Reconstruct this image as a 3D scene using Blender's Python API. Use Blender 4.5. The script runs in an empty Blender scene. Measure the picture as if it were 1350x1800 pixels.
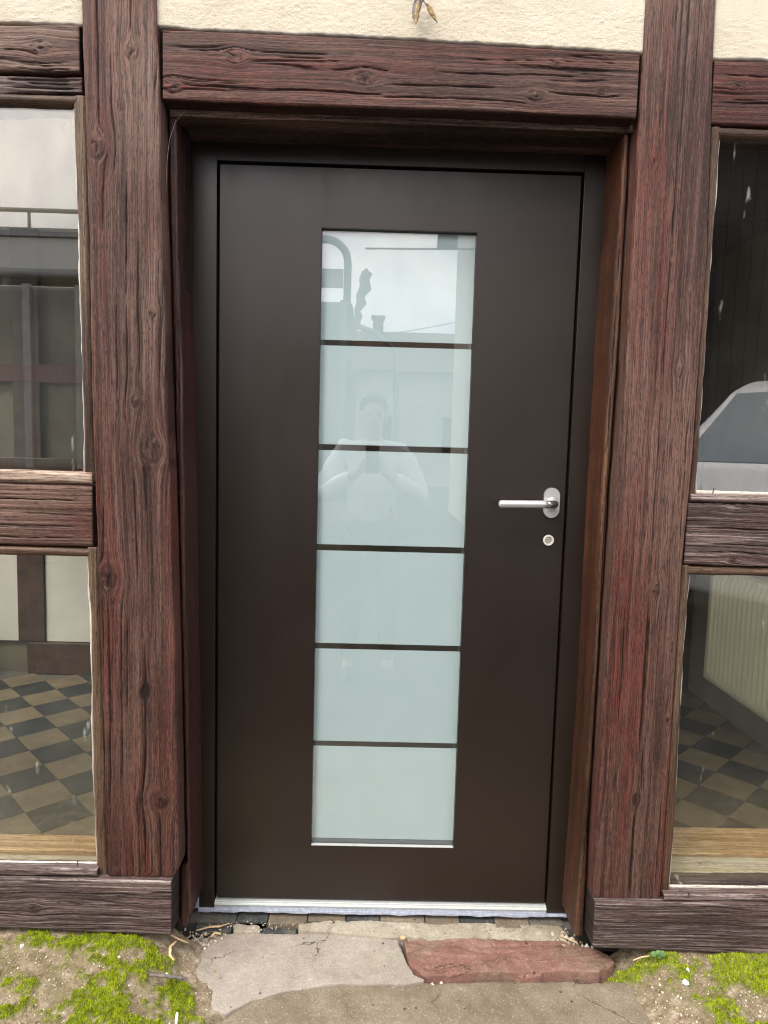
import bpy, bmesh, math, random
import numpy as np
from mathutils import Vector, Matrix

S = bpy.context.scene
COL = S.collection
R = math.radians

# ------------------------------------------------------------------ camera
cam_d = bpy.data.cameras.new('camera'); cam = bpy.data.objects.new('camera', cam_d); COL.objects.link(cam)
cam_d.sensor_fit = 'VERTICAL'; cam_d.sensor_height = 36.0; cam_d.sensor_width = 27.0; cam_d.lens = 24.0
cam_d.clip_start = 0.01; cam_d.clip_end = 500
right = Vector((0.99957938, -0.01132536, 0.02669835))
fwd = Vector((0.01372942, 0.9956962, -0.09165464))
up = Vector((-0.02554542, 0.09198264, 0.99543288))
cam.matrix_world = Matrix(((right.x, up.x, -fwd.x, 0.42622), (right.y, up.y, -fwd.y, -1.86157),
                           (right.z, up.z, -fwd.z, 1.30083), (0, 0, 0, 1)))
S.camera = cam

# ------------------------------------------------------------------ sky, sun, exposure
SUN_TO = Vector((-0.46, -0.56, 0.95)).normalized()          # towards the sun
w = bpy.data.worlds.new('World'); S.world = w; w.use_nodes = True
nt = w.node_tree; nt.nodes.clear()
def N(t, ty, **kw):
    n = t.nodes.new(ty)
    for k, v in kw.items():
        if k.startswith('_'): setattr(n, k[1:], v)
        else:
            n.inputs[k.replace('__', ' ')].default_value = v
    return n
sky = N(nt, 'ShaderNodeTexSky', _sky_type='NISHITA', _sun_disc=False)
sky.sun_elevation = math.asin(SUN_TO.z); sky.sun_rotation = math.atan2(SUN_TO.x, SUN_TO.y)
tc = N(nt, 'ShaderNodeTexCoord')
n1 = N(nt, 'ShaderNodeTexNoise', Scale=1.7, Detail=7.0, Roughness=0.55, Distortion=0.6)
n2 = N(nt, 'ShaderNodeTexNoise', Scale=5.0, Detail=6.0, Roughness=0.6, Distortion=0.9)
r1 = N(nt, 'ShaderNodeValToRGB'); r1.color_ramp.elements[0].position = 0.30; r1.color_ramp.elements[1].position = 0.52
r2 = N(nt, 'ShaderNodeValToRGB')
r2.color_ramp.elements[0].position = 0.34; r2.color_ramp.elements[0].color = (0.64, 0.60, 0.74, 1)
r2.color_ramp.elements[1].position = 0.66; r2.color_ramp.elements[1].color = (1.0, 0.99, 0.99, 1)
sc_ = N(nt, 'ShaderNodeVectorMath', _operation='SCALE'); sc_.inputs[3].default_value = 18.0
mx = N(nt, 'ShaderNodeMix', _data_type='RGBA')
bg = N(nt, 'ShaderNodeBackground', Strength=0.1)
wo = N(nt, 'ShaderNodeOutputWorld')
L = nt.links.new
L(tc.outputs['Generated'], n1.inputs['Vector']); L(tc.outputs['Generated'], n2.inputs['Vector'])
L(n1.outputs['Fac'], r1.inputs['Fac']); L(n2.outputs['Fac'], r2.inputs['Fac'])
dt = N(nt, 'ShaderNodeVectorMath', _operation='DOT_PRODUCT'); dt.inputs[1].default_value = SUN_TO; L(tc.outputs['Generated'], dt.inputs[0])
m0 = N(nt, 'ShaderNodeMath', _operation='MAXIMUM'); m0.inputs[1].default_value = 0.0; L(dt.outputs['Value'], m0.inputs[0])
m1 = N(nt, 'ShaderNodeMath', _operation='POWER'); m1.inputs[1].default_value = 4.0; L(m0.outputs[0], m1.inputs[0])
au = N(nt, 'ShaderNodeVectorMath', _operation='SCALE'); au.inputs[0].default_value = (1.55, 1.36, 0.95); L(m1.outputs[0], au.inputs[3])
au1 = N(nt, 'ShaderNodeVectorMath', _operation='ADD'); au1.inputs[1].default_value = (1, 1, 1); L(au.outputs[0], au1.inputs[0])
au2 = N(nt, 'ShaderNodeVectorMath', _operation='MULTIPLY'); L(au1.outputs[0], au2.inputs[0]); L(r2.outputs['Color'], au2.inputs[1])
L(au2.outputs[0], sc_.inputs[0])
L(r1.outputs['Color'], mx.inputs['Factor']); L(sky.outputs['Color'], mx.inputs['A']); L(sc_.outputs[0], mx.inputs['B'])
L(mx.outputs['Result'], bg.inputs['Color']); L(bg.outputs[0], wo.inputs[0])

sun_d = bpy.data.lights.new('sun', 'SUN'); sun_d.energy = 1.5; sun_d.angle = R(16); sun_d.color = (1.0, 0.95, 0.87)
sun = bpy.data.objects.new('sun', sun_d); COL.objects.link(sun)
sun.rotation_euler = (-SUN_TO).to_track_quat('-Z', 'Y').to_euler(); sun.location = (-4, -6, 8)
S.view_settings.view_transform = 'Standard'; S.view_settings.look = 'None'
S.view_settings.exposure = 0.70; S.view_settings.gamma = 1.0
S.cycles.filter_width = 1.15; S.cycles.max_bounces = 10; S.cycles.transparent_max_bounces = 16; S.cycles.caustics_reflective = False

# ------------------------------------------------------------------ noise helpers (numpy)
_tabs = {}
def vnoise(x, y, seed=0):
    if seed not in _tabs: _tabs[seed] = np.random.RandomState(seed + 11).rand(256, 256)
    t = _tabs[seed]
    x = np.asarray(x, float); y = np.asarray(y, float)
    xi = np.floor(x).astype(int); yi = np.floor(y).astype(int); fx = x - xi; fy = y - yi
    fx = fx * fx * (3 - 2 * fx); fy = fy * fy * (3 - 2 * fy)
    a = t[xi & 255, yi & 255]; b = t[(xi + 1) & 255, yi & 255]; c = t[xi & 255, (yi + 1) & 255]; d = t[(xi + 1) & 255, (yi + 1) & 255]
    return (a * (1 - fx) + b * fx) * (1 - fy) + (c * (1 - fx) + d * fx) * fy
def fbm(x, y, seed=0, o=4, g=0.5):
    s = 0; a = 1; n = 0
    for i in range(o):
        s = s + a * vnoise(x * 2 ** i + 17.3 * i, y * 2 ** i + 5.1 * i, seed + i); n += a; a *= g
    return s / n
def sstep(a, b, x):
    t = np.clip((x - a) / (b - a), 0, 1); return t * t * (3 - 2 * t)

# ------------------------------------------------------------------ mesh helpers
def tag(o, label=None, cat=None, group=None, kind=None):
    if label: o['label'] = label
    if cat: o['category'] = cat
    if group: o['group'] = group
    if kind: o['kind'] = kind
    return o
def empty(name, loc, label, cat, group=None):
    o = bpy.data.objects.new(name, None); COL.objects.link(o); o.location = loc; o.empty_display_size = 0.1
    return tag(o, label, cat, group)
def link(name, me, mat, parent=None):
    o = bpy.data.objects.new(name, me); COL.objects.link(o)
    if mat is not None and len(me.materials) == 0: me.materials.append(mat)
    if parent is not None:
        o.parent = parent
        o.matrix_parent_inverse = parent_matrix(parent).inverted()
    return o
def parent_matrix(p):
    m = Matrix.LocRotScale(p.location, p.rotation_euler, p.scale)
    if p.parent: m = parent_matrix(p.parent) @ p.matrix_parent_inverse @ m
    return m
def mesh_np(name, V, Q, smooth=True):
    V = np.asarray(V, np.float32); Q = np.asarray(Q, np.int32)
    me = bpy.data.meshes.new(name); k = Q.shape[1]
    me.vertices.add(len(V)); me.vertices.foreach_set('co', V.ravel())
    me.loops.add(Q.size); me.loops.foreach_set('vertex_index', Q.ravel())
    me.polygons.add(len(Q)); me.polygons.foreach_set('loop_start', np.arange(0, Q.size, k, dtype=np.int32))
    me.polygons.foreach_set('loop_total', np.full(len(Q), k, np.int32))
    me.polygons.foreach_set('use_smooth', np.full(len(Q), smooth, bool))
    me.update(calc_edges=True); me.validate()
    return me
def grid_quads(m, n):          # m rows, n columns, row-major
    i = np.arange(m - 1)[:, None] * n + np.arange(n - 1)[None, :]
    return np.stack([i, i + 1, i + n + 1, i + n], -1).reshape(-1, 4)
def attr_vec(me, name, a):
    at = me.attributes.new(name, 'FLOAT_VECTOR', 'POINT'); at.data.foreach_set('vector', np.asarray(a, np.float32).ravel())
def attr_f(me, name, a):
    at = me.attributes.new(name, 'FLOAT', 'POINT'); at.data.foreach_set('value', np.asarray(a, np.float32).ravel())
def box_bm(bm, x0, x1, y0, y1, z0, z1):
    v = [bm.verts.new(p) for p in ((x0, y0, z0), (x1, y0, z0), (x1, y1, z0), (x0, y1, z0), (x0, y0, z1), (x1, y0, z1), (x1, y1, z1), (x0, y1, z1))]
    for f in ((3, 2, 1, 0), (4, 5, 6, 7), (0, 1, 5, 4), (1, 2, 6, 5), (2, 3, 7, 6), (3, 0, 4, 7)): bm.faces.new([v[i] for i in f])
def from_bm(name, bm, mat, parent=None, bevel=0, seg=2, smooth=False):
    if bevel: bmesh.ops.bevel(bm, geom=bm.edges[:], offset=bevel, segments=seg, affect='EDGES', profile=0.5)
    bmesh.ops.recalc_face_normals(bm, faces=bm.faces[:])
    me = bpy.data.meshes.new(name); bm.to_mesh(me); bm.free()
    if smooth: me.polygons.foreach_set('use_smooth', np.full(len(me.polygons), True))
    return link(name, me, mat, parent)
def box(name, x0, x1, y0, y1, z0, z1, mat, parent=None, bevel=0.0):
    bm = bmesh.new(); box_bm(bm, x0, x1, y0, y1, z0, z1)
    return from_bm(name, bm, mat, parent, bevel)
def tube_mesh(path, rad, n=14, cap=True, flat=1.0):
    P = [Vector(p) for p in path]; V = []; up0 = Vector((0, 0, 1))
    for i, p in enumerate(P):
        t = (P[min(i + 1, len(P) - 1)] - P[max(i - 1, 0)]).normalized()
        a = t.cross(up0)
        if a.length < 1e-3: a = t.cross(Vector((1, 0, 0)))
        a.normalize(); b = a.cross(t).normalized()
        r = rad[i] if hasattr(rad, '__len__') else rad
        for k in range(n):
            an = 2 * math.pi * k / n
            V.append(p + a * (r * math.cos(an)) + b * (r * flat * math.sin(an)))
    F = []
    for i in range(len(P) - 1):
        for k in range(n):
            F.append((i * n + k, i * n + (k + 1) % n, (i + 1) * n + (k + 1) % n, (i + 1) * n + k))
    if cap: F += [tuple(range(n))[::-1], tuple(range((len(P) - 1) * n, len(P) * n))]
    return V, F
def tube(name, path, rad, mat, parent=None, n=14, flat=1.0):
    V, F = tube_mesh(path, rad, n, True, flat)
    me = bpy.data.meshes.new(name); me.from_pydata([tuple(v) for v in V], [], F); me.update()
    me.polygons.foreach_set('use_smooth', np.full(len(me.polygons), True))
    return link(name, me, mat, parent)
def prism(name, outline, y0, y1, mat, parent=None, bevel=0.0, seg=2, axis='y', smooth=False):
    """outline of (a, b) points extruded along an axis: 'y' -> (x, z) outline, 'x' -> (y, z) outline"""
    bm = bmesh.new()
    mk = (lambda a, b, t: (a, t, b)) if axis == 'y' else ((lambda a, b, t: (t, a, b)) if axis == 'x' else (lambda a, b, t: (a, b, t)))
    A = [bm.verts.new(mk(a, b, y0)) for a, b in outline]; B = [bm.verts.new(mk(a, b, y1)) for a, b in outline]
    bm.faces.new(A); bm.faces.new(B[::-1]); n = len(A)
    for i in range(n): bm.faces.new((A[i], B[i], B[(i + 1) % n], A[(i + 1) % n]))
    return from_bm(name, bm, mat, parent, bevel, seg, smooth)

# ------------------------------------------------------------------ materials
def new_mat(name):
    m = bpy.data.materials.new(name); m.use_nodes = True; t = m.node_tree; t.nodes.clear()
    b = N(t, 'ShaderNodeBsdfPrincipled'); o = N(t, 'ShaderNodeOutputMaterial'); t.links.new(b.outputs[0], o.inputs[0])
    return m, t, b, o
def ramp(t, stops, src=None, interp='LINEAR'):
    r = N(t, 'ShaderNodeValToRGB'); cr = r.color_ramp; cr.interpolation = interp
    while len(cr.elements) < len(stops): cr.elements.new(0.5)
    for e, (p, c) in zip(cr.elements, stops):
        e.position = p; e.color = (c, c, c, 1) if isinstance(c, (int, float)) else (*c, 1)
    if src is not None: t.links.new(src, r.inputs['Fac'])
    return r.outputs['Color']
def noise(t, vec, scale, detail=4, rough=0.55, dist=0.0):
    n = N(t, 'ShaderNodeTexNoise', Scale=scale, Detail=detail, Roughness=rough, Distortion=dist)
    if vec is not None: t.links.new(vec, n.inputs['Vector'])
    return n.outputs['Fac']
def vscale(t, vec, s):
    m = N(t, 'ShaderNodeVectorMath', _operation='MULTIPLY'); m.inputs[1].default_value = s
    t.links.new(vec, m.inputs[0]); return m.outputs[0]
def mixc(t, f, a, b, blend='MIX'):
    m = N(t, 'ShaderNodeMix', _data_type='RGBA', _blend_type=blend)
    for sock, v in ((m.inputs['Factor'], f), (m.inputs['A'], a), (m.inputs['B'], b)):
        if hasattr(v, 'links'): t.links.new(v, sock)
        elif isinstance(v, (int, float)): sock.default_value = v if sock.type == 'VALUE' else (v, v, v, 1)
        else: sock.default_value = (*v, 1)
    return m.outputs['Result']
def math_(t, op, a, b=None, c=None):
    m = N(t, 'ShaderNodeMath', _operation=op)
    for i, v in enumerate((a, b, c)):
        if v is None: continue
        if hasattr(v, 'links'): t.links.new(v, m.inputs[i])
        else: m.inputs[i].default_value = v
    return m.outputs[0]
def bump(t, b, h, strength=0.3, dist=0.002):
    n = N(t, 'ShaderNodeBump', Strength=strength, Distance=dist)
    t.links.new(h, n.inputs['Height']); t.links.new(n.outputs[0], b.inputs['Normal'])
def geo_pos(t): return N(t, 'ShaderNodeNewGeometry').outputs['Position']
def objco(t): return N(t, 'ShaderNodeTexCoord').outputs['Object']
def attr(t, name, out='Fac'): return N(t, 'ShaderNodeAttribute', _attribute_name=name).outputs[out]

def wood_material(name, dark, mid, red, gray, light=None, rough=0.6, spec=0.28, grain=1.0, lightamt=0.0):
    m, t, b, o = new_mat(name)
    gw = attr(t, 'gw', 'Vector'); tone = N(t, 'ShaderNodeSeparateXYZ'); t.links.new(attr(t, 'tone', 'Vector'), tone.inputs[0])
    crk = attr(t, 'crk'); hgt = attr(t, 'hgt')
    nA = noise(t, vscale(t, gw, (330, 3.5, 1)), 1.0, 4, 0.68)
    nB = noise(t, vscale(t, gw, (95, 2.2, 1)), 1.0, 3, 0.55)
    nF = noise(t, vscale(t, gw, (700, 60, 1)), 1.0, 3, 0.65)
    nD = noise(t, vscale(t, gw, (520, 14, 1)), 1.0, 2, 0.5)
    pos = geo_pos(t)
    nP = noise(t, pos, 9, 4, 0.6)
    st = math_(t, 'ADD', math_(t, 'MULTIPLY', nA, 0.55), math_(t, 'MULTIPLY', nB, 0.45))
    base = ramp(t, [(0.36, dark), (0.49, mid), (0.62, mixl(mid, gray, 0.5))], st)
    redm = math_(t, 'MULTIPLY', tone.outputs[0], ramp(t, [(0.35, 0.35), (0.6, 1.0)], nB))
    c = mixc(t, redm, base, mixc(t, ramp(t, [(0.32, 0.0), (0.6, 1.0)], nA), dark, red))
    graym = math_(t, 'MULTIPLY', tone.outputs[1], ramp(t, [(0.36, 0.25), (0.60, 1.0)], nA))
    c = mixc(t, graym, c, gray)
    c = mixc(t, math_(t, 'MULTIPLY', tone.outputs[2], 0.93), c, dark)
    if light is not None:
        c = mixc(t, math_(t, 'MULTIPLY', ramp(t, [(0.52, 0.0), (0.72, 1.0)], nA), lightamt), c, light)
    # latewood ridge tops catch wear, hollows keep dirt
    c = mixc(t, math_(t, 'MULTIPLY', ramp(t, [(0.15, 1.0), (0.45, 0.0)], hgt), 0.6), c, mixl(dark, (0, 0, 0), 0.35))
    c = mixc(t, math_(t, 'MULTIPLY', ramp(t, [(0.60, 0.0), (0.95, 1.0)], hgt), 0.22), c, gray)
    c = mixc(t, ramp(t, [(0.36, 0.75), (0.47, 0.0)], nD), c, mixl(dark, (0, 0, 0), 0.3))
    c = mixc(t, ramp(t, [(0.36, 0.85), (0.45, 0.0)], nF), c, mixl(dark, (0, 0, 0), 0.2))
    c = mixc(t, ramp(t, [(0.57, 0.0), (0.68, 0.45)], nF), c, mixl(gray, mid, 0.15))
    c = mixc(t, crk, c, (0.012, 0.008, 0.007))
    t.links.new(c, b.inputs['Base Color'])
    rr = math_(t, 'MULTIPLY_ADD', nP, 0.25, rough - 0.12); t.links.new(rr, b.inputs['Roughness'])
    b.inputs['Specular IOR Level'].default_value = spec
    h = math_(t, 'ADD', math_(t, 'MULTIPLY', nA, 0.8 * grain), math_(t, 'MULTIPLY', nF, 0.35 * grain))
    bump(t, b, h, 0.7, 0.0020)
    return m
def mixl(a, b, f): return tuple(x * (1 - f) + y * f for x, y in zip(a, b))

DK = (0.019, 0.0078, 0.0062); MID = (0.080, 0.035, 0.027); RED = (0.155, 0.034, 0.025); GRY = (0.225, 0.145, 0.115)
M_post = wood_material('weathered timber', DK, MID, RED, GRY)
M_sill = wood_material('grey weathered timber', (0.024, 0.015, 0.014), (0.078, 0.048, 0.044), (0.13, 0.045, 0.038), (0.24, 0.185, 0.17), (0.52, 0.47, 0.44), 0.62, 0.25, 1.4, 0.6)
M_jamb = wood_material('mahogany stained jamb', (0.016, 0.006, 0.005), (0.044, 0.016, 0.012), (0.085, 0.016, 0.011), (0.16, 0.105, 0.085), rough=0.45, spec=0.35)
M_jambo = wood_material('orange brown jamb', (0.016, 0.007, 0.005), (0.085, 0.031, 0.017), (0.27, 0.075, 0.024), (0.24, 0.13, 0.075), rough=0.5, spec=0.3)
M_casing = wood_material('weathered casing board', (0.012, 0.006, 0.005), (0.17, 0.105, 0.08), (0.16, 0.06, 0.045), (0.36, 0.27, 0.22), rough=0.6)
M_bead = wood_material('window bead timber', (0.025, 0.015, 0.010), (0.075, 0.042, 0.028), (0.12, 0.038, 0.022), (0.21, 0.145, 0.095), rough=0.5)
M_beadl = wood_material('bleached bead timber', (0.10, 0.055, 0.04), (0.34, 0.23, 0.17), (0.30, 0.13, 0.09), (0.55, 0.45, 0.36), rough=0.6)
M_pine = wood_material('bare pine board', (0.26, 0.12, 0.04), (0.52, 0.30, 0.12), (0.50, 0.22, 0.07), (0.62, 0.45, 0.26), rough=0.45)
M_pale = wood_material('pale scrap board', (0.36, 0.27, 0.16), (0.60, 0.50, 0.34), (0.50, 0.36, 0.2), (0.68, 0.62, 0.52), rough=0.5)
M_putty = wood_material('old putty', (0.30, 0.27, 0.22), (0.60, 0.56, 0.48), (0.5, 0.42, 0.33), (0.75, 0.72, 0.66), rough=0.7)

def simple(name, col, rough=0.5, spec=0.5, metal=0.0, nscale=0, namt=0.15, bumps=0.0, bdist=0.001, bscale=None):
    m, t, b, o = new_mat(name)
    b.inputs['Roughness'].default_value = rough; b.inputs['Metallic'].default_value = metal; b.inputs['Specular IOR Level'].default_value = spec
    b.inputs['Base Color'].default_value = (*col, 1)
    if nscale:
        n = noise(t, geo_pos(t), nscale, 5, 0.6)
        t.links.new(ramp(t, [(0.3, tuple(c * (1 - namt) for c in col)), (0.7, tuple(min(1, c * (1 + namt)) for c in col))], n), b.inputs['Base Color'])
    if bumps: bump(t, b, noise(t, geo_pos(t), bscale or 400, 4, 0.6), bumps, bdist)
    return m

# powder-coated door: fine orange-peel texture, wiped smears in the gloss
M_door, t, b, o = new_mat('dark brown powder coat')
g = geo_pos(t)
sm = noise(t, vscale(t, g, (5, 5, 2.2)), 1.0, 5, 0.6, 0.8)
t.links.new(ramp(t, [(0.3, (0.0130, 0.0082, 0.0060)), (0.7, (0.0165, 0.0106, 0.0080))], noise(t, g, 3, 3)), b.inputs['Base Color'])
t.links.new(ramp(t, [(0.30, 0.29), (0.72, 0.41)], sm), b.inputs['Roughness'])
b.inputs['Specular IOR Level'].default_value = 0.62
bump(t, b, noise(t, g, 900, 3, 0.6), 0.10, 0.0006)
M_gap = simple('black rubber seal', (0.006, 0.006, 0.006), 0.6, 0.2)
M_alu = simple('mill aluminium threshold', (0.60, 0.65, 0.64), 0.38, 0.5, 0.35, 60, 0.08)
M_seal = simple('pale blue sealing foam', (0.40, 0.44, 0.54), 0.6, 0.4, 0, 90, 0.25, 0.4, 0.002, 300)
M_satin = simple('satin stainless steel', (0.62, 0.63, 0.64), 0.34, 0.5, 0.6, 200, 0.04)
M_satind = simple('polished collar steel', (0.40, 0.40, 0.41), 0.22, 0.5, 0.9)
M_white = simple('white lock ring', (0.78, 0.77, 0.72), 0.35)
M_brass = simple('nickel lock plug', (0.50, 0.48, 0.42), 0.4, 0.5, 0.2)
M_black = simple('black', (0.01, 0.01, 0.01), 0.5)

def glass_mat(name, r0=0.09, dust=0.0, smear=0.0, tint=(1, 1, 1), vary=0.0):
    m = bpy.data.materials.new(name); m.use_nodes = True; t = m.node_tree; t.nodes.clear()
    lw = N(t, 'ShaderNodeLayerWeight', Blend=0.5)
    f5 = math_(t, 'POWER', lw.outputs['Facing'], 5.0)
    fac = math_(t, 'MULTIPLY_ADD', f5, 1 - r0, r0)
    tr = N(t, 'ShaderNodeBsdfTransparent'); tr.inputs[0].default_value = (*tint, 1)
    gl = N(t, 'ShaderNodeBsdfGlossy'); gl.inputs['Roughness'].default_value = 0.0
    mx = N(t, 'ShaderNodeMixShader'); t.links.new(fac, mx.inputs[0]); t.links.new(tr.outputs[0], mx.inputs[1]); t.links.new(gl.outputs[0], mx.inputs[2])
    out = mx.outputs[0]
    if vary:
        bn = N(t, 'ShaderNodeBump', Strength=vary, Distance=0.01)
        t.links.new(noise(t, geo_pos(t), 2.2, 2, 0.5), bn.inputs['Height']); t.links.new(bn.outputs[0], gl.inputs['Normal'])
    if dust:
        g = geo_pos(t)
        film = ramp(t, [(0.35, 0.0), (0.75, dust)], noise(t, g, 4, 4, 0.6))
        vo = N(t, 'ShaderNodeTexVoronoi', Scale=110.0, Randomness=1.0); t.links.new(g, vo.inputs['Vector'])
        keep = ramp(t, [(0.56, 0.0), (0.66, 1.0)], noise(t, g, 14, 2))
        spk = math_(t, 'MULTIPLY', math_(t, 'LESS_THAN', vo.outputs['Distance'], 0.075), math_(t, 'MULTIPLY', keep, 0.45))
        tot = math_(t, 'ADD', film, spk)
        if smear:
            s1 = ramp(t, [(0.655, 0.0), (0.72, 1.0)], noise(t, vscale(t, g, (26, 1, 7)), 1.0, 3, 0.6, 0.5))
            s2 = ramp(t, [(0.35, 0.0), (0.7, 1.0)], noise(t, vscale(t, g, (160, 1, 30)), 1.0, 2, 0.6))
            tot = math_(t, 'ADD', tot, math_(t, 'MULTIPLY', math_(t, 'MULTIPLY', s1, s2), smear))
        df = N(t, 'ShaderNodeBsdfDiffuse'); df.inputs[0].default_value = (0.75, 0.77, 0.76, 1)
        m2 = N(t, 'ShaderNodeMixShader'); t.links.new(math_(t, 'MINIMUM', tot, 0.9), m2.inputs[0]); t.links.new(out, m2.inputs[1]); t.links.new(df.outputs[0], m2.inputs[2])
        out = m2.outputs[0]
    o = N(t, 'ShaderNodeOutputMaterial'); t.links.new(out, o.inputs[0])
    return m
M_glass = glass_mat('old window glass', 0.115, 0.008, 0.32, (0.96, 0.98, 0.96), 0.02)
M_dglass = glass_mat('insulating door glass', 0.085, 0, 0, (0.985, 0.992, 0.992), 0.0)
# etched glass: scatters daylight back, a little passes through
M_frost = bpy.data.materials.new('etched frosted glass'); M_frost.use_nodes = True; t = M_frost.node_tree; t.nodes.clear()
df = N(t, 'ShaderNodeBsdfDiffuse'); tl = N(t, 'ShaderNodeBsdfTranslucent'); mx2 = N(t, 'ShaderNodeMixShader', Fac=0.12); o = N(t, 'ShaderNodeOutputMaterial')
c = ramp(t, [(0.3, (0.535, 0.680, 0.705)), (0.7, (0.565, 0.710, 0.735))], noise(t, geo_pos(t), 12, 3))
t.links.new(c, df.inputs[0]); tl.inputs[0].default_value = (0.6, 0.7, 0.68, 1)
t.links.new(df.outputs[0], mx2.inputs[1]); t.links.new(tl.outputs[0], mx2.inputs[2]); t.links.new(mx2.outputs[0], o.inputs[0])

# rough cast plaster
M_plas, t, b, o = new_mat('cream roughcast plaster'); g = geo_pos(t)
c = ramp(t, [(0.3, (0.66, 0.60, 0.475)), (0.6, (0.73, 0.68, 0.555)), (0.8, (0.77, 0.735, 0.63))], noise(t, g, 7, 5, 0.6))
c = mixc(t, ramp(t, [(0.66, 0.0), (0.74, 0.5)], noise(t, g, 130, 3, 0.6)), c, (0.42, 0.36, 0.25))
c = mixc(t, attr(t, 'edge'), c, (0.62, 0.59, 0.52))
t.links.new(c, b.inputs['Base Color']); b.inputs['Roughness'].default_value = 0.9; b.inputs['Specular IOR Level'].default_value = 0.2
bump(t, b, noise(t, g, 380, 5, 0.75), 0.9, 0.0035)
M_iplas = simple('interior white plaster', (0.62, 0.60, 0.53), 0.9, 0.2, 0, 5, 0.08, 0.25, 0.004, 60)
M_idark = simple('dark brown interior timber', (0.055, 0.032, 0.022), 0.45, 0.5, 0, 12, 0.4, 0.3, 0.003, 70)
M_iwall = simple('dim olive interior wall', (0.15, 0.135, 0.095), 0.8, 0.3, 0, 3, 0.25)

M_gap_dark = simple('dark gap filler', (0.018, 0.010, 0.008), 0.8, 0.2, 0, 30, 0.4)  # near-black filler colour, stands for shade in the jamb gaps
# ------------------------------------------------------------------ timber beams with real relief, knots and checks
WANDER = [1.0]
def grain_field(u, v, knots, seed):
    g = u + WANDER[0] * 0.006 * (fbm(v * 1.7, u * 3.0, seed, 2) - 0.5) + WANDER[0] * 0.002 * (fbm(v * 9, u * 9, seed + 5, 2) - 0.5)
    ring = np.zeros_like(u)
    for i, (ku, kv, kr, e) in enumerate(knots):
        du = u - ku; dv = (v - kv) / e
        rho2 = du * du + dv * dv + 1e-9; rho = np.sqrt(rho2)
        out = du * np.minimum(1.0, (kr * kr) / rho2) * np.exp(-rho2 / (kr * 5.5) ** 2)
        g = g - out * 0.92
        wob = 1 + 0.25 * (vnoise(np.arctan2(dv, du) * 1.3 + 9, np.full_like(u, i * 3.7), seed + 2) - 0.5)
        ring = np.maximum(ring, 1 - sstep(0.55, 1.15, rho * wob / kr))
    return g, ring
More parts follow.
